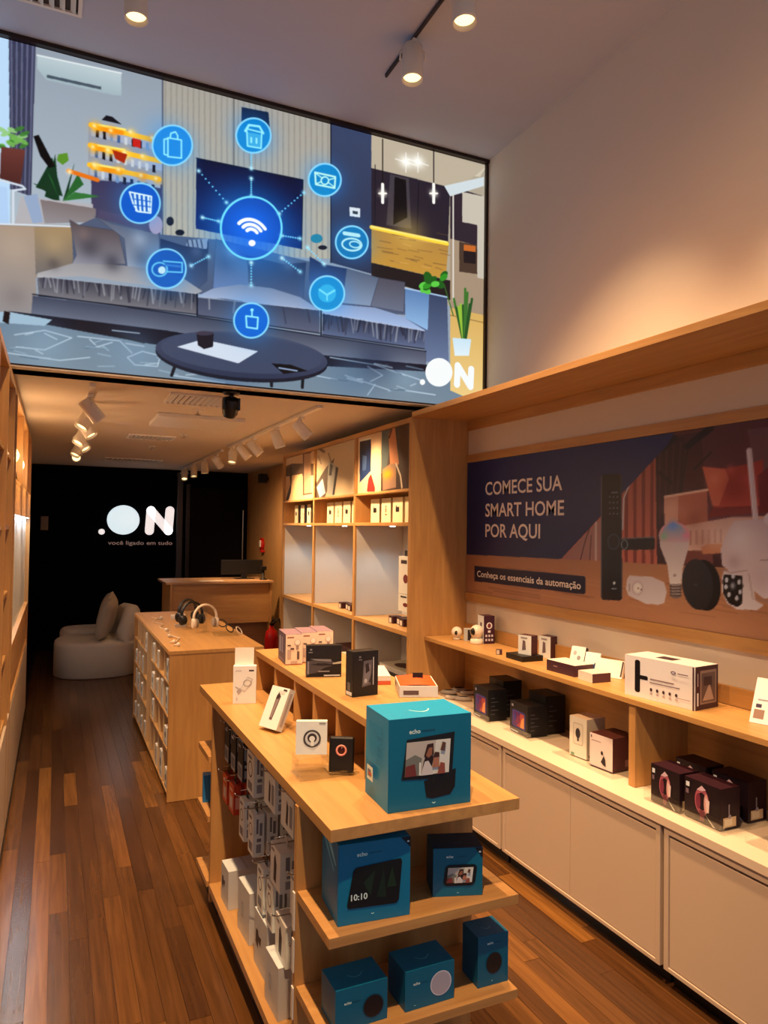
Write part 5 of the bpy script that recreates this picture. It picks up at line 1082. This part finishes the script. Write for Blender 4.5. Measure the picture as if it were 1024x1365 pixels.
for y in (4.84, 5.69, 6.55):  # cool area lamps and glowing strips added to brighten the white panel
    ld = bpy.data.lights.new('added_panel_light', 'AREA'); ld.shape = 'RECTANGLE'; ld.size = .02; ld.size_y = .7; ld.energy = 2.2; ld.color = (.86, .94, 1)
    lo = bpy.data.objects.new('added_panel_light', ld); C.objects.link(lo); lo.location = (LX-.012, y, 1.70); al(lo)
    al(bx('added_panel_strip', LX-.02, LX-.004, y-.36, y+.36, 1.7015, 1.7045, MATS['puck_glow']))
for k, y in enumerate((4.98, 5.75)):
    q = empty('globe_lamp', ('small glowing globe lamp on the high left shelf, nearer one', 'small glowing globe lamp on the high left shelf, farther one')[k], 'lamp', (LX-.07, y, 1.905), 0, 'globe lamps on the left shelf')
    b_ = B(); b_.ball((0,0,.17), .06, 12); b_.build('globe', mat('globe_glow', (255,220,150), .4, emit=(255, 206, 110), strength=3), q); b_ = B(); b_.lathe([(.035,.0006),(.035,.012),(.01,.02),(.01,.111)], 18); b_.build('base', chrome, q)
    ld = bpy.data.lights.new('globe_light', 'POINT'); ld.energy = 5; ld.color = WARM; ld.shadow_soft_size = .06; lo = bpy.data.objects.new('globe_light', ld); C.objects.link(lo); lo.location = (.09,0,.17); lo.parent = q
for k, (y, z) in enumerate([(4.65, 1.905), (5.17, 1.905), (5.5, 1.905), (6.0, 1.905), (6.5, 1.905)]):
    q = B(); q.lathe([(.03,.0006),(.034,.03),(.03,.08),(.018,.09),(.018,.1)], 18); q = q.build('dark_canister', mat('brown_glass', (60,36,24), .3)); q.location = (LX-.06, y, z); tag(q, 'small dark canister on the high left shelf, %s from the camera' % pos[k], 'canister', 'canisters on the high left shelf')

# ================================================================== CEILING FITTINGS
def spot(loc, aim, label, energy, group, size=1.1, sc_=1.0, lamp=True, hang=.075):
    """track spotlight: adapter on the track, yoke, white can, glowing lens"""
    r = empty('track_spotlight', label, 'spotlight', loc, 0, group)
    d = (Vector(aim)-Vector(loc)).normalized(); q = d.to_track_quat('-Z', 'Y').to_matrix().to_4x4()
    c = Vector((0, 0, -hang))*sc_
    B().box(-.014, .014, -.035, .035, -.022, -.001).build('adapter', white_metal, r, .002)
    B().tube([(0,0,-.021), (0,0,c.z+.062*sc_)], .006, 8).build('stem', white_metal, r)
    M_ = Matrix.Translation(c+Vector((0,0,0))) @ q
    k = sc_
    yk = B(); ax = (q.to_3x3() @ Vector((1,0,0))); yk.tube([c+ax*.05*k, c+ax*.048*k+Vector((0,0,.03*k)), c+Vector((0,0,.062*k)), c-ax*.048*k+Vector((0,0,.03*k)), c-ax*.05*k], .0045*k, 8); yk.build('yoke', white_metal, r)
    cn = B(); cn.lathe([(.030*k,.062*k),(.040*k,.056*k),(.043*k,-.075*k),(.0425*k,-.085*k),(.039*k,-.085*k),(.037*k,-.066*k),(.0001,-.066*k)], 26, M_); can = cn.build('can', white_metal, r)
    ln_ = B(); ln_.lathe([(.0001,-.0672*k),(.0365*k,-.0672*k),(.0365*k,-.0665*k)], 24, M_); ln_.build('lens', lens, can)
    if lamp:
        ld = bpy.data.lights.new('spot_lamp', 'SPOT'); ld.energy = energy; ld.color = WARM; ld.spot_size = size; ld.spot_blend = .95; ld.shadow_soft_size = .03
        lo = bpy.data.objects.new('spot_lamp', ld); C.objects.link(lo); lo.parent = r
        lo.matrix_local = Matrix.Translation(c+d*.09*k) @ q
    return r
def track(name, label, x, y0, y1, z, m_, hw=.017):
    r = bx(name, x-hw, x+hw, y0, y1, z-.02, z-.0008, m_, bevel=.001); tag(r, label, 'track'); return r
track('lighting_track', 'thin dark lighting track on the high ceiling above the aisle', 1.575, -1.5, 3.5, CZ, mat('dark_track', (48,42,44), .5), .006)
track('lighting_track', 'high lighting track near the left with one spotlight in view', .27, -1.5, 3.45, CZ, MATS['dark_track'], .006)
SZ = CZ-.0215
gu = 'spotlights on the high ceiling'
spot((1.575, 3.18, SZ), (1.45, 2.9, 0), 'white spotlight on the high track near the video wall, lens lit', P_UP, gu, 1.5, 1.25)
spot((1.575, 2.68, SZ), (1.62, 2.4, 0), 'white spotlight cut by the top of the picture, right of the other', P_UP, gu, 1.5, 1.25, hang=.10)
spot((.27, 3.32, SZ), (.45, 3.2, 0), 'white spotlight at the top left edge, only its lit mouth showing', P_UP, gu, 1.4, 1.2, hang=.085)
spot((.27, 1.9, SZ), (1.0, 2.2, .9), 'white spotlight over the entrance above the blue box gondola', P_UP*1.7, gu, 1.2)
spot((.27, .6, SZ), (.75, 2.5, .4), 'white spotlight over the entrance, nearest the shop front on the left', P_UP*2.6, gu, 1.2)
spot((1.575, 1.5, SZ), (2.35, 1.7, 1.2), 'white spotlight over the entrance aimed at the near banner', P_UP*1.3, gu, 1.12)
spot((1.575, .6, SZ), (2.5, 1.6, 2.4), 'white spotlight over the entrance washing the high right wall', P_UP*.2, gu, 1.6)
spot((1.575, 2.2, SZ), (2.35, 3.0, 1.1), 'white spotlight over the aisle aimed at the far banner', P_UP*1.4, gu, 1.15)
spot((.27, 2.6, SZ), (-.25, 3.5, 1.3), 'added unseen white spotlight on the high left track to brighten the left shelving', P_UP*.6, gu, 1.2)  # out-of-view head added to brighten the near left shelving

track('lighting_track', 'white lighting track on the low ceiling beside the tall unit, near section', 1.53, 4.35, 7.0, LZ, white_metal)
track('lighting_track', 'white lighting track on the low ceiling beside the tall unit, far section', 1.53, 7.35, 10.1, LZ, white_metal)
track('lighting_track', 'lighting track on the low ceiling at the left above the aisle', .17, 4.3, 8.4, LZ, white_metal)
LZs = LZ-.0215; gl = 'spotlights on the low ceiling right track'; gm = 'spotlights on the low ceiling left track'
for k, (y, ax_, ay, az) in enumerate([(4.75, 2.3, 4.6, 1.6), (5.35, 2.0, 5.3, 1.2), (6.05, 2.3, 5.8, 1.5), (6.45, 2.3, 6.2, 1.4), (6.85, 1.2, 6.4, .9), (7.6, 2.5, 8.3, 1.3), (8.3, 1.6, 8.2, 1), (9.0, 1.5, 8.6, 1), (9.7, 1.4, 8.9, 1)]):
    spot((1.53, y, LZs), (ax_, ay, az), 'white spotlight on the low right track, number %s from the camera' % ('one','two','three','four','five','six','seven','eight','nine')[k], P_LOW*(2.2 if k == 5 else 1) if k < 6 else P_LOW*.25, gl, 1.7, .95, lamp=(k in (0,1,2,3,5,7)), hang=.085)
for k, (y, ax_, ay, az) in enumerate([(4.55, .9, 4.7, 1.5), (4.95, -.4, 4.6, 1.4), (5.4, .9, 5.0, 1.3), (5.9, -.35, 5.5, 1.4), (6.4, .9, 5.9, 1.3), (6.9, -.3, 6.5, 1.4), (7.7, .12, 6.0, 1.75)]):
    spot((.17, y, LZs), (ax_, ay, az), 'white spotlight on the low left track, number %s from the camera' % ('one','two','three','four','five','six','seven')[k], P_LEFT, gm, 1.5, 1.0, lamp=(k != 6), hang=.085)
# vents and access panels
def vent(name, x0, x1, y0, y1, z, label, n=8, m_=None, slats=True):
    r = empty(name, label, 'vent', ((x0+x1)/2, (y0+y1)/2, z)); m_ = m_ or white_metal; t = .018
    f = B(); f.box(x0, x1, y0, y0+t, z-.012, z-.0006); f.box(x0, x1, y1-t, y1, z-.012, z-.0006); f.box(x0, x0+t, y0+t, y1-t, z-.012, z-.0006); f.box(x1-t, x1, y0+t, y1-t, z-.012, z-.0006)
    loc_parent(f.build('frame', m_), r); loc_parent(bx('back', x0+t, x1-t, y0+t, y1-t, z-.002, z-.0006, mat('vent_dark', (60,50,44), .7)), r)
    for k in range(n):
        c = x0+t+(x1-x0-2*t)*(k+.5)/n; M_ = Matrix.Translation((c, 0, z-.008)) @ Matrix.Rotation(.6, 4, 'Y')
        loc_parent(B().box(-(x1-x0)/n*.3, (x1-x0)/n*.3, y0+t, y1-t, -.0008, .0008, 0, M_).build('slat', m_), r)
    return r
vent('air_vent', .60, .98, 4.36, 4.72, LZ, 'slatted air vent on the low ceiling nearest the video wall', 10)
vent('air_vent', .55, .95, 6.5, 6.8, LZ, 'slatted air vent behind the flat ceiling panel', 10)
vent('air_vent', .5, 1.15, 8.9, 9.2, LZ, 'far slatted air vent near the dark back wall', 12)
vent('air_vent', -.35, .06, 3.45, 3.74, CZ, 'air vent on the high ceiling at the top left corner', 8)
cp = bx('ceiling_cassette_panel', .63, 1.24, 5.17, 5.72, LZ-.03, LZ-.001, white_metal, bevel=.003); tag(cp, 'flat white square panel on the low ceiling behind the first vent', 'ceiling panel')
for (x_, y_, l_) in ((.86, 4.95, 'small ceiling sprinkler between the first vent and the flat panel'), (.98, 6.3, 'small ceiling sensor behind the flat panel'), (.85, 7.4, 'far ceiling sprinkler halfway to the dark wall')):
    r = empty('sprinkler', l_, 'sprinkler', (x_, y_, LZ)); B().lathe([(.035,-.008),(.038,-.0008)], 20).build('rose', white_metal, r); B().tube([(0,0,-.008),(0,0,-.03)], .007, 8).build('nozzle', chrome, r); B().lathe([(.02,-.034),(.02,-.03)], 14).build('deflector', chrome, r)
r = empty('projector', 'black swivel projector hanging from the low ceiling just under the screen', 'projector', (.915, 4.17, LZ)); B().lathe([(.045,-.018),(.05,-.001)], 22).build('mount', black, r); B().tube([(0,0,-.018),(0,0,-.05)], .014, 10).build('neck', black, r)
M_ = Matrix.Translation((0,.01,-.09)) @ Matrix.Rotation(math.radians(35), 4, 'X'); B().lathe([(.03,.055),(.042,.05),(.045,-.04),(.036,-.06),(.02,-.058)], 22, M_).build('barrel', black, r); B().box(-.05, -.035, -.02, .02, -.11, -.04).build('bracket', black, r, .003); B().box(.035, .05, -.02, .02, -.11, -.04).build('bracket', black, r, .003)

# ================================================================== BACK OF THE SHOP
sg = empty('illuminated_sign', 'glowing white dot, disc and letter N logo with small tagline on black wall', 'sign', (1, BY, 1.7))
def als(o): return loc_parent(o, sg)
SYP = BY-.035
glow_m = mat('sign_glow', (250,250,250), .4, emit=(212, 232, 238), strength=.98); glow_n = mat('sign_glow_n', (250,250,250), .4, emit=(236, 228, 226), strength=.95)
def disc(name, u, v, ru, m_):
    p = at(u, v, 1, SYP); rr = (at(u+ru, v, 1, SYP).x-at(u-ru, v, 1, SYP).x)/2; rv = (at(u, v-ru*.9, 1, SYP).z-at(u, v+ru*.9, 1, SYP).z)/2
    q = B(); q.lathe([(1,0),(1,.03)], 40, Matrix.Translation(p) @ Matrix.Diagonal((rr,1,rv,1)) @ Matrix.Rotation(-math.pi/2, 4, 'X')); als(q.build(name, m_))
disc('sign_disc', 164.6, 693, 21.7, glow_m); disc('sign_dot', 135.5, 708.8, 4.2, glow_n)
def cap(pts, hw, name):
    P_ = [at(u, v, 1, SYP) for u, v in pts]; q = B()
    for a, b_ in zip(P_[:-1], P_[1:]):
        d = (b_-a); d.y = 0; L_ = d.length; d.normalize(); n = Vector((-d.z, 0, d.x)); ring = []
        for k in range(13): t = math.radians(-90+15*k); ring.append(b_+d*hw*math.cos(t)+n*hw*math.sin(t))
        for k in range(13): t = math.radians(90+15*k); ring.append(a+d*hw*math.cos(t)+n*hw*math.sin(t))
        N_ = len(ring); vs = [Vector((p.x, SYP, p.z)) for p in ring]+[Vector((p.x, SYP+.03, p.z)) for p in ring]
        q.add(vs, [tuple(range(N_)), tuple(range(N_, 2*N_))[::-1]]+[(i, (i+1) % N_, N_+(i+1) % N_, N_+i) for i in range(N_)])
    als(q.build(name, glow_n))
cap([(199.3,707.5),(201.5,680.5),(224.5,707.5),(226.8,680.5)], .058, 'sign_letter')
p0 = at(144, 726, 1, SYP); p1_ = at(230, 727.5, 1, SYP); v_, f_, wd = glyph('você ligado em tudo', .01); L_ = p1_.x-p0.x; hz = .052
for vs_, fs_ in letters(v_, f_):
    q = B(); q.add([(p0.x+x_/wd*L_, SYP+.02, p0.z+y_*hz/.7) for x_, y_ in vs_], fs_); als(q.build('letter', mat('dim_letters', (190,170,160), .5, emit=(150,130,124), strength=.35)))

bd = empty('back_door', 'dark panelled door beside the glowing sign on the back wall', 'door', (2.1, BY, 0)); bd['kind'] = 'structure'
del bd['category']; bd.name = 'door_1'
loc_parent(bx('door_leaf', 1.72, 2.5, BY-.05, BY-.002, .01, 2.2, mat('door_dark', (14,9,12), .7, spec=.15), bevel=.004), bd); loc_parent(bx('door_frame', 1.66, 1.715, BY-.07, BY-.002, .01, 2.25, mat('door_frame_dark', (24,28,40), .35), bevel=.004), bd)
loc_parent(bx('pull_handle', 2.46, 2.475, BY-.09, BY-.075, .95, 1.9, chrome, bevel=.003), bd)
struct('trim_1', B().box(1.54, 1.62, BY-.06, BY-.001, 0, 2.41), mat('grey_pilaster', (60,64,76), .35), .01)
# small switch plate on back wall
r = bx('switch_plate', -.18, -.09, BY-.012, BY-.0008, 1.58, 1.76, mat('grey_plate', (120,110,104), .5), bevel=.003); tag(r, 'small grey plate on the dark back wall at the far left', 'switch')

dk = empty('reception_desk', 'oak reception desk in front of the dark back wall', 'desk', (1.65, 8.2, 0))
def ad(o): return loc_parent(o, dk)
ad(bx('desk_top', 1.08, 2.26, 7.93, 8.6, 1.025, 1.05, mat('desk_top_tan', (190,150,110), .4), bevel=.002)); ad(bx('front_panel', 1.16, 2.22, 7.96, 7.985, .585, 1.0245, oak_x, bevel=.001)); ad(bx('lower_panel', 1.16, 2.22, 8.05, 8.07, .02, .60, wood('oak_recess_shade', (150,104,64), (168,120,76), (3,3,34), .5)))  # lower panel oak is coloured darker for the shade in the recess
ad(bx('side_panel', 1.13, 1.155, 7.95, 8.58, .001, 1.0245, oak)); ad(bx('side_panel', 2.222, 2.247, 7.95, 8.58, .001, 1.0245, oak))
mo = empty('monitor', 'black monitor seen from behind on the reception desk', 'monitor', (2.02, 8.35, 1.0505)); B().box(-.27, .22, -.015, .015, .05, .22).build('screen_back', black, mo, .004); B().box(-.03, .03, -.02, .02, .008, .06).build('neck', black, mo); B().box(-.11, .11, -.08, .08, .0006, .008).build('foot', black, mo, .002)
ps = bx('paper_sheet', 1.45, 1.72, 8.0, 8.12, 1.0506, 1.0526, paperw); tag(ps, 'white paper sheet on the front edge of the reception desk', 'paper')
r = empty('card_reader', 'dark upright scanner on the right end of the reception desk', 'scanner', (2.19, 8.12, 1.0505)); B().lathe([(.04,.0006),(.045,.01),(.014,.02),(.014,.11)], 18).build('stand', black, r); B().box(-.03, .03, -.04, .03, .11, .155).build('head', black, r, .01, 3)
r = empty('fire_call_point', 'red fire alarm call point on the oak wall past the tall unit', 'alarm', (2.549, 9.5, 1.43)); B().lathe([(.085,0),(.085,.03),(.06,.04)], 22, Matrix.Rotation(-math.pi/2, 4, 'Y')).build('housing', red, r); B().box(-.055, -.041, -.06, .0, -.04, .05).build('face', paperw, r, .002); B().box(-.05, -.001, -.11, -.03, -.11, -.08).build('bracket', red, r, .004)
r = empty('fire_extinguisher', 'red fire extinguisher standing between the desk and the tall unit', 'extinguisher', (2.16, 7.62, 0)); B().lathe([(.06,.0006),(.075,.02),(.075,.46),(.06,.53),(.025,.56),(.025,.59)], 26).build('cylinder', red, r)
B().box(-.02, .02, -.03, .03, .59, .62).build('valve', black, r, .004); B().tube([(0,.02,.62),(0,-.06,.66),(0,-.10,.66)], .009, 8).build('lever', black, r); B().tube([(.02,0,.61),(.08,0,.66),(.10,-.01,.58),(.088,-.02,.4),(.086,-.02,.25)], .010, 8).build('hose', black, r); B().lathe([(.076,.1),(.0765,.1),(.0765,.22),(.076,.22)], 26).build('label', paperw, r)
r = empty('wall_speaker', 'small black speaker high on the oak wall near the low ceiling', 'speaker', (2.52, 9.3, 2.30)); B().box(-.09, .0, -.07, .07, -.06, .06).build('cabinet', black, r, .012, 3); B().box(0, .028, -.02, .02, -.02, .02).build('bracket', black, r)

# ---- sofa
so = empty('lounge_sofa', 'low white rounded boucle sofa near the dark back wall', 'sofa', (.45, 8.75, 0))
def outline(cx, cy, rx, ry, n=40, e=2.6):
    o = []
    for k in range(n):
        t = 2*math.pi*k/n; c, s_ = math.cos(t), math.sin(t); o.append((cx+rx*math.copysign(abs(c)**(2/e), c), cy+ry*math.copysign(abs(s_)**(2/e), s_)))
    return o
def blob(name, cx, cy, rx, ry, z0, z1, rr, m_, parent, e=2.6):
    q = B(); vs = []; fs = []; n = 40
    lv = [(z0, -.02)]+[(z0+.01, 0)]+[(z1-rr+rr*math.sin(a), -rr*(1-math.cos(a))) for a in np.linspace(0, math.pi/2, 7)]+[(z1+.006, -min(rx,ry)*.5), (z1+.008, -min(rx,ry)*.97)]
    for z, d in lv: vs += [(x_, y_, z) for x_, y_ in outline(cx, cy, max(rx+d, .004), max(ry+d, .004), n, e)]
    for i_ in range(len(lv)-1):
        for k in range(n): fs.append((i_*n+k, i_*n+(k+1) % n, (i_+1)*n+(k+1) % n, (i_+1)*n+k))
    fs += [tuple(range(n))[::-1], tuple(range((len(lv)-1)*n, len(lv)*n))]
    q.add(vs, fs, 0, True); return q.build(name, m_, parent)
blob('seat', 0, 0, .44, .44, .001, .385, .05, boucle, so)
blob('side_seat', -.02, .55, .36, .25, .001, .44, .06, boucle, so)
# curved backrest sweeping round the right side
q = B(); vs = []; fs = []; N_ = 16; sec = 10
for k in range(N_+1):
    t = math.radians(-52+k*118/N_); hh = .40+.34*min(1, math.sin(math.pi*(k+1.5)/(N_+3))*1.35); ro, ri_ = .47, .30
    pf = [(ri_, .30), (ri_, hh-.06), (ri_+.03, hh-.015), (ri_+.085, hh), (ro-.03, hh-.015), (ro, hh-.06), (ro, .01), (ro-.05, .005)]
    for r_, z in pf: vs.append((r_*math.cos(t)*.98, r_*math.sin(t)*1.05+.02, z))
m8 = 8
for k in range(N_):
    for j in range(m8): fs.append((k*m8+j, k*m8+(j+1) % m8, (k+1)*m8+(j+1) % m8, (k+1)*m8+j))
fs += [tuple(range(m8)), tuple(range(N_*m8, (N_+1)*m8))[::-1]]
q.add(vs, fs, 0, True); q.build('backrest', boucle, so)
def cushion(name, label, loc, rot, s_=.44, th=.15):
    q = B(); vs = []; fs = []; n = 12
    for side in (1, -1):
        for i_ in range(n+1):
            for j in range(n+1):
                u_, v_ = i_/n*2-1, j/n*2-1; w_ = (1-u_**4)*(1-v_**4); pin = 1-.05*(u_*u_*v_*v_)
                vs.append((u_*s_/2*pin, side*th/2*max(w_, 0)**.6, v_*s_/2*pin))
    M_ = (n+1)**2
    for sd in range(2):
        for i_ in range(n):
            for j in range(n): a = sd*M_+i_*(n+1)+j; f = (a, a+1, a+n+2, a+n+1); fs.append(f if sd else f[::-1])
    q.add(vs, fs, 0, True); o = q.build(name, boucle2); o.location = loc; o.rotation_euler = rot; tag(o, label, 'cushion'); return o
cushion('scatter_cushion', 'beige boucle cushion leaning on the sofa back, front one', (.54, 8.54, .625), (math.radians(14), math.radians(-6), math.radians(74)))
cushion('scatter_cushion', 'second beige cushion behind the front one on the sofa', (.56, 9.03, .64), (math.radians(14), math.radians(-6), math.radians(80)))
